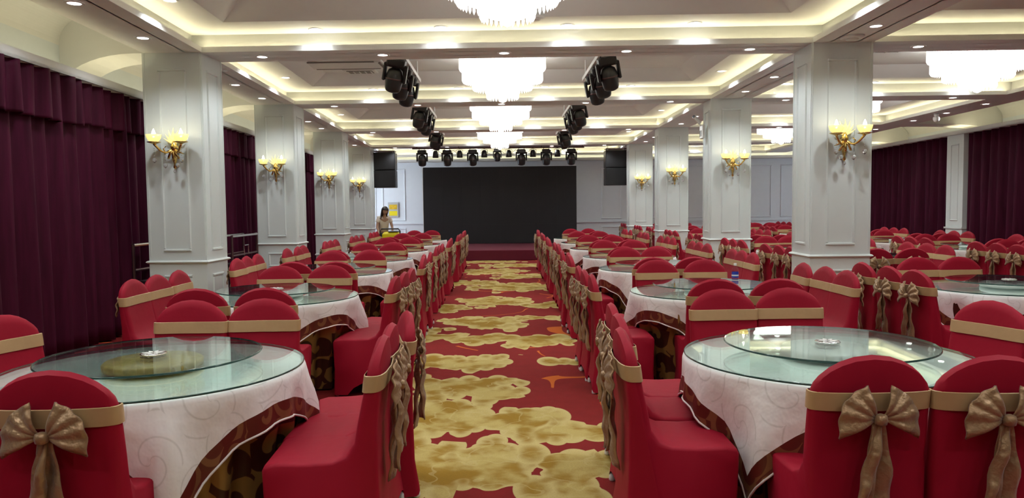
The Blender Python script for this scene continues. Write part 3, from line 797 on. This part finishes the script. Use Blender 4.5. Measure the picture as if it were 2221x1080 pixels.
# side rails with moving heads
RAILS = [('second', 9.9, 12.3, [10.2, 10.9, 11.6], -1.40, 1.48, 3.60), ('third', 14.4, 17.2, [14.75, 15.5, 16.25], -1.56, 1.56, 3.60), ('fourth', 19.3, 21.3, [19.7, 20.4], -1.69, 1.72, 3.60)]
for (nm, y0, y1, ys, xl, xr, z) in RAILS:
    for x, sd in ((xl, 'left'), (xr, 'right')):
        m = MB(); sg = 1 if x < 0 else -1; m.box(x-.03+sg*.09, x+.03+sg*.09, y0, y1, z-.0, z+.06)
        rl = m.build('light_rail', 'whiteplastic'); tag(rl, f'white light rail hanging {sd} of the chandelier in the {nm} central tray', 'lighting rail', 'white light rails')
        for y in (y0+.25, y1-.25):
            m = MB(); m.tube([(x+sg*.09, y, z+.05), (x+sg*.09, y, 3.9)], .012, 6); m.build('hanger', 'whiteplastic', rl)
        for j, y in enumerate(ys):
            head(x+sg*.03, y, z-.0, f'{["nearest", "middle", "farthest"][j] if len(ys) == 3 else ["nearer", "farther"][j]} black moving head light on the {sd} rail, {nm} central tray', (.25, .22*sg), .95, 'moving head lights on the rails')
# notice on the back wall
nb = empty('notice_board', WP(-3.62, V_BACK-.03, 1.22), -.03); tag(nb, 'small grey framed notice with two gold panels on back wall', 'sign')
m = MB(); m.rbox(-.20, .20, -.03, 0, 0, .56, .008); m.build('board', 'signgrey', nb)
m = MB(); m.box(-.15, .15, -.036, -.0301, .30, .48); m.build('gold_panel', 'signgold', nb)
m = MB(); m.box(-.15, .15, -.036, -.0301, .06, .24); m.build('gold_panel', 'yellow', nb)

# ---------------------------------------------------------------- racks at the left curtain
def rack(x, y, label):
    root = empty('folding_rack', (x, y, 0)); tag(root, label, 'rack', 'metal racks by the left curtain')
    L = .62
    for a in (-L, L):
        for b_ in (-.12, .12):
            m = MB(); m.tube([(b_, a, 0), (b_, a, 1.13)], .020, 8); m.build('post', 'darkmetal', root)
    for (z, r) in ((1.12, .022), (.80, .016), (.52, .016)):
        for b_ in (-.12, .12):
            m = MB(); m.tube([(b_, -L, z), (b_, L, z)], r, 8); m.build('rail', 'chrome' if z > 1 else 'darkmetal', root)
    m = MB(); m.box(-.10, .10, -L+.02, L-.02, .12, .66); m.build('folded_top', 'darkpanel', root)
    m = MB(); m.tube([(.14, -.1, .80), (.14, -.1, .95), (.14, .1, .95), (.14, .1, .80)], .012, 6); m.build('handle', 'chrome', root)
rack(-4.55, 10.1, 'dark metal rack between curtain and nearest left column')
rack(-4.55, 12.9, 'dark metal rack with chrome rail before second left column')

# ---------------------------------------------------------------- chairs
def chair_meshes():
    # side profile, facing +y, going round from the front hem over the seat and back to the rear hem
    prof = [(.225, .02), (.222, .20), (.226, .40), (.227, .446), (.217, .466), (.17, .477), (.04, .472), (-.07, .476), (-.125, .500), (-.162, .550), (-.190, .64), (-.215, .80), (-.232, .93),
            (-.243, .968), (-.262, .982), (-.284, .968), (-.290, .92), (-.282, .80), (-.272, .60), (-.262, .40), (-.268, .20), (-.290, .02)]
    cen = [((.0), .25)]
    S = [-1, -.975, -.92, -.83, -.7, -.52, -.3, 0, .3, .52, .7, .83, .92, .975, 1]
    inset = {1: .024, .975: .009, .92: .001}
    m = MB(); n = len(prof); vs = []
    def nrm(i):
        a = Vector(prof[min(i+1, n-1)])-Vector(prof[max(i-1, 0)]); v = Vector((a.y, -a.x)); return v.normalized() if v.length else Vector((0, 0))
    def width(z, back):
        if back: return .222 if z < .55 else .222+.006*sin((z-.55)*5)
        return .228 if z < .3 else .222
    for s in S:
        for i, (y, z) in enumerate(prof):
            back = i >= 8
            nv = nrm(i); ins = inset.get(abs(s), 0)*(.55 if y > -.1 else 1)
            # profile runs front->top->rear: outward normal is to the left of travel
            yy, zz = y - nv.x*ins, z - nv.y*ins
            if z > .70:                                             # arched top
                k = (z-.70)/.28; top = .98-.098*(abs(s)**2.1)-.036*(abs(s)**9); zz = .70+(zz-.70)*(top-.70)/.28
            if back and z > .55: yy += -.018*(1-s*s)*min(1, (z-.55)/.2) + .012
            hw = width(z, back)
            if z < .40: hw = .205+.026*abs((z-.30)/.28)**1.5
            if i in (0, n-1): zz = .012+.075*(1-abs(s)**4)
            vs.append((s*hw, yy, zz))
    fs = []
    for a in range(len(S)-1):
        for i in range(n-1): fs.append((a*n+i, (a+1)*n+i, (a+1)*n+i+1, a*n+i+1))
    m.add(vs, fs)
    for a, flip in ((0, False), (len(S)-1, True)):
        base = a*n; x = vs[base][0]
        # side skirt with an arched hem between the legs
        arch = [(x, .13-.26*t, .012+.10*sin(PI*t)) for t in (0, .2, .5, .8, 1)]
        k = len(m.v); m.v += [(x*1.0, yy-.02, zz) for (_, yy, zz) in arch]
        loop = [base+i for i in range(n)] + [k+4-i for i in range(5)]
        m.f.append(tuple(loop if flip else loop[::-1]))
    cover = m.mesh('chair_cover', 'red', True)
    bm = bmesh.new(); bm.from_mesh(cover); bmesh.ops.triangulate(bm, faces=[f for f in bm.faces if len(f.verts) > 4]); bmesh.ops.recalc_face_normals(bm, faces=bm.faces); bm.to_mesh(cover); bm.free()
    cover.set_sharp_from_angle(angle=math.radians(50))
    # sash band round the back
    m = MB(); P = []
    for t in range(28):
        a = 2*PI*t/28; c, s_ = cos(a), sin(a)
        ex = .2305*(abs(c)**.33)*(1 if c > 0 else -1); ey = .0435*(abs(s_)**.6)*(1 if s_ > 0 else -1)
        P.append((ex, ey-.018*(1-(ex/.229)**2)*1.0))
    vs = []; fs = []
    for (z, g) in ((.773, -.002), (.775, .0015), (.808, .002), (.844, .0015), (.846, -.002)):
        for (x, y) in P: vs.append((x+(g if x > 0 else -g), -.238-(z-.80)*.13+y+(g if y > 0 else -g), z))
    for k in range(4):
        for i in range(28): fs.append((k*28+i, k*28+(i+1) % 28, (k+1)*28+(i+1) % 28, (k+1)*28+i))
    m.add(vs, fs); sash = m.mesh('sash', 'sash', True); sash.set_sharp_from_angle(angle=math.radians(35))
    # bow on the rear
    Y0 = -.315
    def loop(sg):
        def f(u, v):
            ang = math.radians(62+122*v); r = .03+.135*u*(1-.10*abs(sin(3*PI*v)))
            if v > .8: r *= 1-.1*(v-.8)/.2
            x = cos(ang)*r*-1; z = sin(ang)*r
            x = -(.010 + (.138*u)*(.25+.75*sin(min(1, v*1.25)*PI/2)))
            z = u*(.125-.20*v+.03*sin(v*PI)) 
            y = Y0-.012-.022*sin(PI*min(1, u*1.1))-.007*u*sin(v*PI*7)
            return (sg*-x, y, .755+z)
        return f
    lm = []
    for sg in (-1, 1):
        m = MB(); m.sheet(loop(sg), 8, 22, .008); lm.append(m.mesh('loop', 'satin', True))
    m = MB(); m.lathe([(.008, -.022), (.021, -.016), (.024, 0), (.021, .016), (.008, .022)], 10, (0, Y0-.028, .755)); knot = m.mesh('knot', 'satin', True)
    def tail(x0, w0, w1, L, dx, ph, yo=0.):
        def f(u, v):
            w_ = w0+(w1-w0)*min(1, u*2.2)
            return (x0*u+dx*u+(v-.5)*w_, Y0+.012+yo*min(1, u*4)-.018*(1-u)-.014*sin(v*PI*2+ph+u*5)*min(1, u*3)-.006*sin(u*17+ph), .75-L*u-.018*abs(v-.5)*(1 if u > .99 else 0))
        return f
    t1 = MB().sheet(tail(.01, .045, .10, .42, .0, 0), 16, 6, .006).mesh('tail', 'satin', True)
    t2 = MB().sheet(tail(-.035, .022, .055, .36, -.022, 2, -.026), 14, 5, .006).mesh('tail', 'satin', True)
    m = MB()
    for me in (*lm, knot, t1, t2):
        pass
    # a single lighter mesh for chairs farther off
    far = MB()
    for sg in (-1, 1): far.sheet(loop(sg), 4, 12, .008)
    far.sheet(tail(.01, .045, .10, .42, .0, 0), 8, 4, .006); far.sheet(tail(-.035, .022, .055, .36, -.022, 2, -.026), 6, 3, .006)
    far.lathe([(.008, -.022), (.024, 0), (.008, .022)], 8, (0, Y0-.028, .755))
    farbow = far.mesh('bow', 'satin', True)
    feet = []
    for sx in (-1, 1):
        for sy in (-1, 1):
            feet.append(MB().lathe([(.016, 0), (.020, .006), (.018, .03), (.012, .045)], 8, (sx*.205, .20 if sy > 0 else -.272, 0)).mesh('foot', 'whiteplastic', True))
    return cover, sash, lm, knot, t1, t2, farbow, feet
CV, SA, LP, KN, T1, T2, FB, FT = chair_meshes()
def mk_chair(near, bow=True, group=None):
    root = empty('banquet_chair')
    put(CV, 'chair_cover', root); put(SA, 'sash', root)
    if bow:
        if near:
            b_ = put(KN, 'bow', root)
            put(LP[0], 'loop', b_); put(LP[1], 'loop', b_); put(T1, 'tail', b_); put(T2, 'tail', b_)
        else: put(FB, 'bow', root)
    if near:
        for f in FT: put(f, 'foot', root)
    return root
chN = mk_chair(True); chF = mk_chair(False); cu = {'N': False, 'F': False}
def chair(x, y, rz, label, group, near):
    """x, y: where the top of the back stands; rz: facing (0 = towards the stage)"""
    k = 'N' if near else 'F'
    src = chN if near else chF
    o = copy_tree(src) if cu[k] else src
    cu[k] = True
    o.location = (x+(-sin(rz))*.262, y+cos(rz)*.262, 0); o.rotation_euler = (0, 0, rz)
    tag(o, label, 'chair', group)
    return o

# ---------------------------------------------------------------- tables
RT = .71
def mk_table_parts():
    top = MB().lathe([(.66, .70), (.70, .705), (.70, .735), (.69, .74)], 48).mesh('tabletop', 'tablewood')
    ped = MB().lathe([(.30, 0), (.30, .02), (.06, .05), (.05, .64), (.25, .68), (.25, .70)], 16).mesh('pedestal', 'darkmetal', True)
    g1 = MB().lathe([(RT-.004, .770), (RT-.004, .7795)], 96).mesh('glass_sheet', 'glass')
    g2 = MB().lathe([(RT-.004, .770), (RT, .772), (RT, .778), (RT-.004, .7795)], 96, cap=False).mesh('glass_rim', 'glassedge', True)
    l1 = MB().lathe([(.506, .838), (.506, .848)], 80).mesh('glass_disc', 'glass2')
    l2 = MB().lathe([(.506, .838), (.510, .840), (.510, .846), (.506, .848)], 80, cap=False).mesh('glass_rim', 'glassedge', True)
    base = MB().lathe([(.215, .780), (.228, .786), (.230, .812), (.218, .822)], 48)
    baseg = base.mesh('turntable_base', 'woodgold', True); basew = base.mesh('turntable_base', 'whiteplastic', True)
    pads = MB().lathe([(.06, .822), (.06, .837)], 24).mesh('bearing', 'chrome')
    em = MB().lathe([(.062, .8485), (.060, .852), (.02, .853)], 24).mesh('centre_plate', 'chrome', True)
    pe = MB()
    for k in range(8):
        a = k*PI/4; pe.sheet(lambda u, v, a=a: ((.012+.045*u)*cos(a)-(v-.5)*.02*sin(PI*min(.97, u+.1))*sin(a), (.012+.045*u)*sin(a)+(v-.5)*.02*sin(PI*min(.97, u+.1))*cos(a), .8545), 3, 2, .002)
    pe = pe.mesh('petal_pattern', 'whiteplastic')
    return top, ped, g1, g2, l1, l2, baseg, basew, pads, em, pe
TP = mk_table_parts()
def cloth_meshes(rot, seed, half=.90):
    rnd = random.Random(seed); n = 128; ph = rnd.uniform(0, 6)
    def reach(a):
        c, s_ = abs(cos(a-rot)), abs(sin(a-rot)); return half/max(c, s_)
    R0 = RT-.005
    def pt(a, s_):
        """s_: distance along the cloth from the centre"""
        if s_ <= R0: r, z = s_, .765
        else:
            h = s_-R0; full = reach(a)-R0
            cr = (full-.19)/.18                                   # 0 mid-side, ~1 at the corner
            k = min(1, h/.12)
            fold = (.014+.030*max(0, cr))*sin(9*(a-rot)+ph)*k+.012*sin(23*a+ph*2)*k
            r = R0+.012*min(1, h/.015)+.05*h*(1-.4*max(0, cr))+fold*min(1, h/.25); z = .765-h*.985+.004*sin(5*a+ph)
            if h < .012: z = .765-h*.5
        return (r*cos(a), r*sin(a), z)
    def uvof(a, s_): return (s_*cos(a-rot), s_*sin(a-rot))
    def strip(lofn, hifn, k, first_center=False):
        m = MB(); uv = []; vs = []; fs = []
        for j in range(k+1):
            for i in range(n):
                a = 2*PI*i/n; s_ = lofn(a)+(hifn(a)-lofn(a))*j/k
                vs.append(pt(a, s_)); uv.append(uvof(a, s_))
        for j in range(k):
            for i in range(n): fs.append((j*n+i, (j+1)*n+i, (j+1)*n+(i+1) % n, j*n+(i+1) % n))
        if first_center: fs.append(tuple(range(n)))
        m.add(vs, fs); m.uv = uv; return m
    bw = .085
    inner = lambda a: reach(a)*(half-bw)/half
    rings = MB(); uv = []; vs = []; fs = []
    lv = [.2, R0-.02, R0, R0+.008, R0+.02]
    seq = [(lambda a, q=q: q) for q in lv]+[(lambda a, t=t: (R0+.02)+(inner(a)-R0-.02)*t) for t in (.25, .5, .75, 1.)]
    for f in seq:
        for i in range(n):
            a = 2*PI*i/n; s_ = f(a); vs.append(pt(a, s_)); uv.append(uvof(a, s_))
    for j in range(len(seq)-1):
        for i in range(n): fs.append((j*n+i, (j+1)*n+i, (j+1)*n+(i+1) % n, j*n+(i+1) % n))
    fs.append(tuple(range(n))); rings.add(vs, fs); rings.uv = uv
    A = rings.mesh('cloth', 'cloth', True)
    B = strip(inner, reach, 3).mesh('border', 'border', True)
    Pm = MB().tube([pt(2*PI*i/n, reach(2*PI*i/n)+.004) for i in range(n)], .006, 5, closed=True).mesh('piping', 'piping', True)
    return A, B, Pm
def skirt_mesh(seed):
    rnd = random.Random(seed); n = 180; ph = [rnd.uniform(0, 6.28) for _ in range(3)]; vs = []; uv = []; fs = []
    rows = [(.30, .7445), (.69, .7455), (.706, .742), (.708, .72), (.69, .6), (.655, .45), (.63, .3), (.615, .15), (.612, .015)]
    for k, (r, z) in enumerate(rows):
        am = 0 if k < 3 else min(1, (.745-z)/.35)*.026
        for i in range(n):
            a = 2*PI*i/n; rr = r+am*(sin(17*a+ph[0])+.6*sin(29*a+ph[1])+.4*sin(7*a+ph[2]))-am*.4
            vs.append((rr*cos(a), rr*sin(a), z)); uv.append((a*.68*1.02, z-.74 if k > 1 else -(.7-r)*.2))
    for j in range(len(rows)-1):
        for i in range(n): fs.append((j*n+i, (j+1)*n+i, (j+1)*n+(i+1) % n, j*n+(i+1) % n))
    m = MB(); m.add(vs, fs); m.uv = uv
    return m.mesh('brocade', 'brocade', True)
SK = [skirt_mesh(s) for s in (3, 8)]
def table(x, y, where, rot, seed, golden=False, cloth=None):
    t = empty('round_table', (x, y, 0)); tag(t, f'round banquet table, {where}', 'table', 'round banquet tables')
    put(TP[0], 'tabletop', t); put(TP[1], 'pedestal', t)
    b_ = put(SK[seed % 2], 'patterned_tablecloth'); b_.location = (x, y, 0); b_.rotation_euler = (0, 0, seed*1.3)
    tag(b_, f'brown and gold floor-length cloth, {where}', 'tablecloth', 'brown patterned tablecloths')
    w_ = empty('white_tablecloth', (x, y, 0)); tag(w_, f'white tablecloth with brown border, {where}', 'tablecloth', 'white bordered tablecloths')
    A, B, Pm = cloth
    put(A, 'cloth', w_); put(B, 'border', w_); put(Pm, 'piping', w_); w_.rotation_euler = (0, 0, rot)
    g = empty('glass_tabletop', (x, y, 0)); tag(g, f'round glass sheet on cloth, {where}', 'glass top', 'round glass table tops')
    put(TP[2], 'glass_sheet', g); put(TP[3], 'glass_rim', g)
    l = empty('lazy_susan', (x, y-.02, 0)); tag(l, f'glass turntable{" on gilt base" if golden else ""}, {where}', 'turntable', 'glass turntables')
    put(TP[4], 'glass_disc', l); put(TP[5], 'glass_rim', l); put(TP[6] if golden else TP[7], 'turntable_base', l); put(TP[8], 'bearing', l); put(TP[9], 'centre_plate', l); put(TP[10], 'petal_pattern', l)
CL = [cloth_meshes(0, s) for s in (1, 2, 3)]
rnd = random.Random(5)
NTH = ['nearest', 'second', 'third', 'fourth', 'fifth', 'sixth', 'seventh', 'eighth', 'ninth']
def seats(x, y, k, nm, row, inner=-1, offn=(-1.0, 1.22), jit=.03, skip=(), xi=1.06, xo=1.10):
    """ten chairs: two near, two far, three on either side; inner = side of the central aisle"""
    near = y < 9.9
    tbl = f'{NTH[k]} table of the {nm}'
    J = lambda s_=1.: rnd.uniform(-jit, jit)*s_
    grp = f'chairs of the {nm}'
    L, R = ('left', 'right')
    if 'near' not in skip:
        for sx, n_ in ((-.24, L), (.24, R)):
            chair(x+sx+J(), y+offn[0]+J(), J(1.2), f'{n_} red chair, near side, {tbl}', grp, near)
    if 'far' not in skip:
        for sx, n_ in ((-.22, L), (.24, R)):
            chair(x+sx+J(), y+offn[1]+J(), PI+J(1.2), f'{n_} red chair, far side, {tbl}', grp, near)
    for sd in (-1, 1):
        isin = sd == inner
        off = xi if isin else xo
        side = 'left' if sd < 0 else 'right'
        if side in skip: continue
        for j, dy in enumerate((-.36, .08, .52)):
            chair(x+sd*off+J(.8), y+dy+J(), (PI/2 if sd > 0 else -PI/2)+J(1.5), f'{["nearest", "middle", "farthest"][j]} red chair, {side} side, {tbl}', grp, near)
PX = math.radians
ROWY = [3.75, 6.65, 9.2, 11.45, 13.7, 16.0, 18.3]
LX = [-1.72, -2.01, -2.07, -2.08, -2.06, -2.02, -2.05]
RX = [1.66, 1.88, 1.93, 1.98, 1.99, 2.01, 2.02]
LROT = [-63, -80, -95, -70, -100, -60, -85]; RROT = [-140, -101, -120, -95, -75, -110, -90]
for k, y in enumerate(ROWY):
    nl, nr = 'left aisle row', 'right aisle row'
    yl = y-.08 if k == 0 else y
    table(LX[k], yl, f'{NTH[k]} in the {nl}', PX(LROT[k]-45), k, k == 0, CL[k % 3])
    table(RX[k], y, f'{NTH[k]} in the {nr}', PX(RROT[k]-45), k+3, False, CL[(k+1) % 3])
    if k == 0:
        g = f'chairs of the {nl}'
        tb = f'nearest table of {nl}'
        for (x_, y_, rz, lb) in ((-1.63, 2.68, .03, 'right red chair on the near side'), (-2.12, 2.70, .05, 'left red chair on the near side'), (-1.98, 4.75, PI, 'left red chair on the far side'), (-1.53, 4.78, PI+.02, 'right red chair on the far side'),
                                (-.545, 3.33, PI/2+.04, 'nearest red chair on the right side'), (-.56, 3.68, PI/2, 'middle red chair on the right side'), (-.53, 4.12, PI/2+.25, 'farthest red chair on the right side'),
                                (-2.80, 4.15, -PI/2-.3, 'farthest red chair on the left side'), (-2.86, 3.55, -PI/2, 'middle red chair on the left side')):
            chair(x_, y_, rz, f'{lb}, {tb}', g, True)
        g = f'chairs of the {nr}'; tb = f'nearest table of {nr}'
        for (x_, y_, rz, lb) in ((1.39, 2.75, .0, 'left red chair on the near side'), (1.85, 2.72, -.04, 'right red chair on the near side'), (1.50, 5.0, PI+.02, 'left red chair on the far side'), (1.96, 5.03, PI-.02, 'right red chair on the far side'),
                                (.565, 3.45, -PI/2-.02, 'nearest red chair on the left side'), (.625, 3.91, -PI/2, 'middle red chair on the left side'), (.655, 4.35, -PI/2-.03, 'farthest red chair on the left side'),
                                (2.84, 4.23, PI/2+.35, 'farthest red chair on the right side'), (3.0, 3.75, PI/2, 'middle red chair on the right side')):
            chair(x_, y_, rz, f'{lb}, {tb}', g, True)
    else:
        seats(LX[k], y, k, nl, k, 1, (-1.2 if k == 1 else -1.05, .95 if k == 1 else 1.0), xi=1.12)
        seats(RX[k], y, k, nr, k, -1, (-.96, 1.12 if k == 1 else 1.0), xi=1.10)
# row behind the right hand columns, then the row along the right curtains
SY = [6.65, 10.35, 12.45, 14.95, 17.35, 19.85, 21.9, 24.6]
for k, y in enumerate(SY):
    x = 4.60 if k < 1 else 5.0+.03*k
    nm = 'row beyond right columns'
    table(x, y, f'{NTH[k]} in the {nm}', PX(-100+23*k), k+1, False, CL[k % 3])
    seats(x, y, k, nm, k, -1, (-.98, 1.08), xi=1.05 if k < 1 else 1.12, xo=1.12 if k < 1 else 1.0)
TY = [10.2, 12.5, 14.9, 17.3, 19.7, 22.1, 24.5]
for k, y in enumerate(TY):
    x = 8.0+.05*k; nm = 'row along right curtains'
    table(x, y, f'{NTH[k]} in the {nm}', PX(-80+31*k), k, False, CL[(k+2) % 3])
    seats(x, y, k, nm, k, -1, (-1.0, 1.1), xi=1.05, xo=1.12)

# bottles of water
def bottle(x, y, z, label):
    root = empty('water_bottle', (x, y, z)); tag(root, label, 'bottle', 'plastic water bottles')
    MB().lathe([(.028, 0), (.032, .008), (.030, .02), (.032, .03), (.030, .04), (.032, .05), (.031, .07), (.032, .13), (.028, .155), (.013, .178), (.012, .188)], 18).build('bottle_body', 'bottleglass', root, True)
    MB().lathe([(.0327, .068), (.0327, .125)], 18, cap=False).build('label', 'label', root, True)
    MB().lathe([(.0332, .085), (.0332, .098)], 18, cap=False).build('label_lettering', 'whiteplastic', root)
    MB().lathe([(.0145, .186), (.0145, .205), (.012, .207)], 14).build('cap', 'whiteplastic', root)
bottle(2.26, 7.12, .78, 'clear water bottle with blue label on the second right-row table')
bottle(4.95, 9.62, .78, 'clear water bottle with blue label on the table behind nearest right column')

# ---------------------------------------------------------------- trolley and person at the far left
tr = empty('yellow_trolley', (-2.93, 19.9, 0), .05); tag(tr, 'black handled trolley carrying a yellow tub beside the woman', 'trolley')
MB().rbox(-.30, .30, -.42, .42, .16, .20, .01).build('platform', 'black', tr)
MB().tube([(-.26, -.38, .2), (-.26, -.38, .96), (-.22, -.38, 1.02), (.22, -.38, 1.02), (.26, -.38, .96), (.26, -.38, .2)], .018, 8).build('handle', 'black', tr)
t_ = MB().rbox(-.22, .22, -.30, .30, .20, .93, .05); t_.build('tub', 'yellow', tr)
MB().rbox(-.06, .20, -.30, .32, .931, .95, .008).build('lid', 'black', tr)
for sx in (-1, 1):
    for sy in (-1, 1):
        w_ = MB(); w_.tube([(sx*.24-.015, sy*.34, .07), (sx*.24+.015, sy*.34, .07)], .07, 14); w_.build('wheel', 'black', tr)
def skin_figure(name, mat, verts, edges, radii, parent, root=0, sub=2):
    me = bpy.data.meshes.new(name); me.from_pydata(verts, edges, []); me.update()
    o = put(me, name, parent); me.materials.append(M[mat])
    md = o.modifiers.new('skin', 'SKIN'); md.use_smooth_shade = True
    for i, r in enumerate(radii): me.skin_vertices[0].data[i].radius = (r, r) if not isinstance(r, tuple) else r
    me.skin_vertices[0].data[root].use_root = True
    s = o.modifiers.new('sub', 'SUBSURF'); s.levels = sub; s.render_levels = sub
    return o
def person(x, y, rz):
    P = empty('person', (x, y, 0), rz); tag(P, 'woman in a cream T-shirt with long dark hair, bending over the trolley', 'person')
    # local: faces -y; leans forward, both arms down
    V = [(0, .0, .90), (0, -.06, 1.08), (0, -.15, 1.24), (0, -.20, 1.32), (0, -.235, 1.385), (0, -.27, 1.44),             # 0-5 pelvis..neck
         (-.09, .0, .86), (-.10, -.02, .48), (-.10, .03, .07), (-.10, -.10, .04), (.09, .0, .86), (.10, .0, .48), (.10, .05, .07), (.10, -.08, .04),   # 6-13 legs
         (-.15, -.17, 1.30), (-.20, -.20, 1.05), (-.17, -.34, .86), (-.165, -.40, .80), (.15, -.17, 1.30), (.21, -.20, 1.05), (.19, -.36, .88), (.185, -.42, .82)]   # 14-21 arms
    Ed = [(0, 1), (1, 2), (2, 3), (3, 4), (4, 5), (0, 6), (6, 7), (7, 8), (8, 9), (0, 10), (10, 11), (11, 12), (12, 13), (2, 14), (14, 15), (15, 16), (16, 17), (2, 18), (18, 19), (19, 20), (20, 21)]
    Rr = [(.15, .11), (.12, .09), (.13, .09), (.07, .06), (.048, .05), (.05, .055), .085, .055, .038, .03, .085, .055, .038, .03, .052, .036, .026, .03, .052, .036, .026, .03]
    body = skin_figure('body', 'skin', V, Ed, Rr, P)
    # fingers, each its own short chain
    for hx, hy, hz in ((-.165, -.40, .80), (.185, -.42, .82)):
        for k in range(4):
            fx = hx-.027+.018*k
            MB().tube([(fx, hy, hz), (fx, hy-.035, hz-.03), (fx, hy-.045, hz-.06), (fx, hy-.035, hz-.08+.004*abs(k-1.5))], [.009, .009, .008, .006], 6).build('finger', 'skin', body, True)
        sg = 1 if hx < 0 else -1
        MB().tube([(hx+sg*.02, hy+.02, hz), (hx+sg*.045, hy-.01, hz-.02), (hx+sg*.045, hy-.035, hz-.04)], [.011, .010, .007], 6).build('thumb', 'skin', body, True)
    # head with face
    hd = empty('head', (0, -.31, 1.49)); hd.parent = P; hd.rotation_euler = (.45, 0, .25)
    m = MB(); vs = []; fs = []; na, nb_ = 24, 18
    for j in range(nb_+1):
        t = PI*j/nb_
        for i in range(na):
            a = 2*PI*i/na; cx, cy, cz = sin(t)*cos(a), sin(t)*sin(a), cos(t)
            xx, yy, zz = .074*cx, .092*cy, .112*cz
            if cz < 0: xx *= 1+.32*cz; yy *= 1+.12*cz
            front = max(0, -cy)
            if front > .2:
                yy -= .020*math.exp(-((xx/.012)**2+((zz+.012)/.022)**2))                    # nose
                yy += .007*math.exp(-(((abs(xx)-.028)/.014)**2+((zz-.018)/.012)**2))          # eye sockets
                yy -= .004*math.exp(-((xx/.02)**2+((zz+.052)/.009)**2))                       # lips
            vs.append((xx, yy, zz))
    for j in range(nb_):
        for i in range(na): fs.append((j*na+i, (j+1)*na+i, (j+1)*na+(i+1) % na, j*na+(i+1) % na))
    m.add(vs, fs); face = m.build('face', 'skin', hd, True)
    for sx in (-1, 1):
        MB().lathe([(.001, -.006), (.008, -.003), (.010, 0), (.008, .003), (.001, .006)], 10, (sx*.028, -.080, .018)).build('eye', 'black', hd, True)
        MB().lathe([(.004, -.025), (.012, -.01), (.014, .01), (.005, .027)], 8, (sx*.076, .005, .0)).build('ear', 'skin', hd, True)
    m = MB(); m.tube([(-.022, -.087, -.052), (0, -.093, -.051), (.022, -.087, -.052)], [.003, .006, .003], 6); m.build('mouth', 'stage', hd, True)
    m = MB(); vs = []; fs = []
    for j in range(15):
        t = j/14
        for i in range(na):
            a = 2*PI*i/na; frontness = max(0, -sin(a))
            if t < .5: th = t*PI; r = sin(th)*1.13; z = .124*cos(th)*(1)+.004
            else: r = 1.13-.25*(t-.5); z = .004-.42*(t-.5)*2*(1-frontness**.6*1.0)
            yy = .100*r*sin(a)
            if frontness > .35 and z < .055: yy = max(yy, -.02); 
            vs.append((.085*r*cos(a), yy+.006, z))
    for j in range(14):
        for i in range(na): fs.append((j*na+i, (j+1)*na+i, (j+1)*na+(i+1) % na, j*na+(i+1) % na))
    m.add(vs, fs); m.build('hair', 'hair', hd, True)
    # T-shirt and trousers a little larger than the body
    skin_figure('shirt', 'shirt', [(0, -.02, .92), (0, -.07, 1.08), (0, -.15, 1.24), (0, -.195, 1.315), (-.15, -.17, 1.30), (-.185, -.185, 1.16), (.15, -.17, 1.30), (.19, -.185, 1.16)],
                [(0, 1), (1, 2), (2, 3), (2, 4), (4, 5), (2, 6), (6, 7)], [(.17, .13), (.14, .11), (.15, .11), (.085, .075), .068, .06, .068, .06], P)
    skin_figure('trousers', 'trouser', [(0, .0, .90), (-.09, .0, .84), (-.10, -.02, .48), (-.10, .03, .10), (.09, .0, .84), (.10, .0, .48), (.10, .05, .10)],
                [(0, 1), (1, 2), (2, 3), (0, 4), (4, 5), (5, 6)], [(.155, .12), .1, .072, .055, .1, .072, .055], P)
person(-3.22, 20.35, .35)
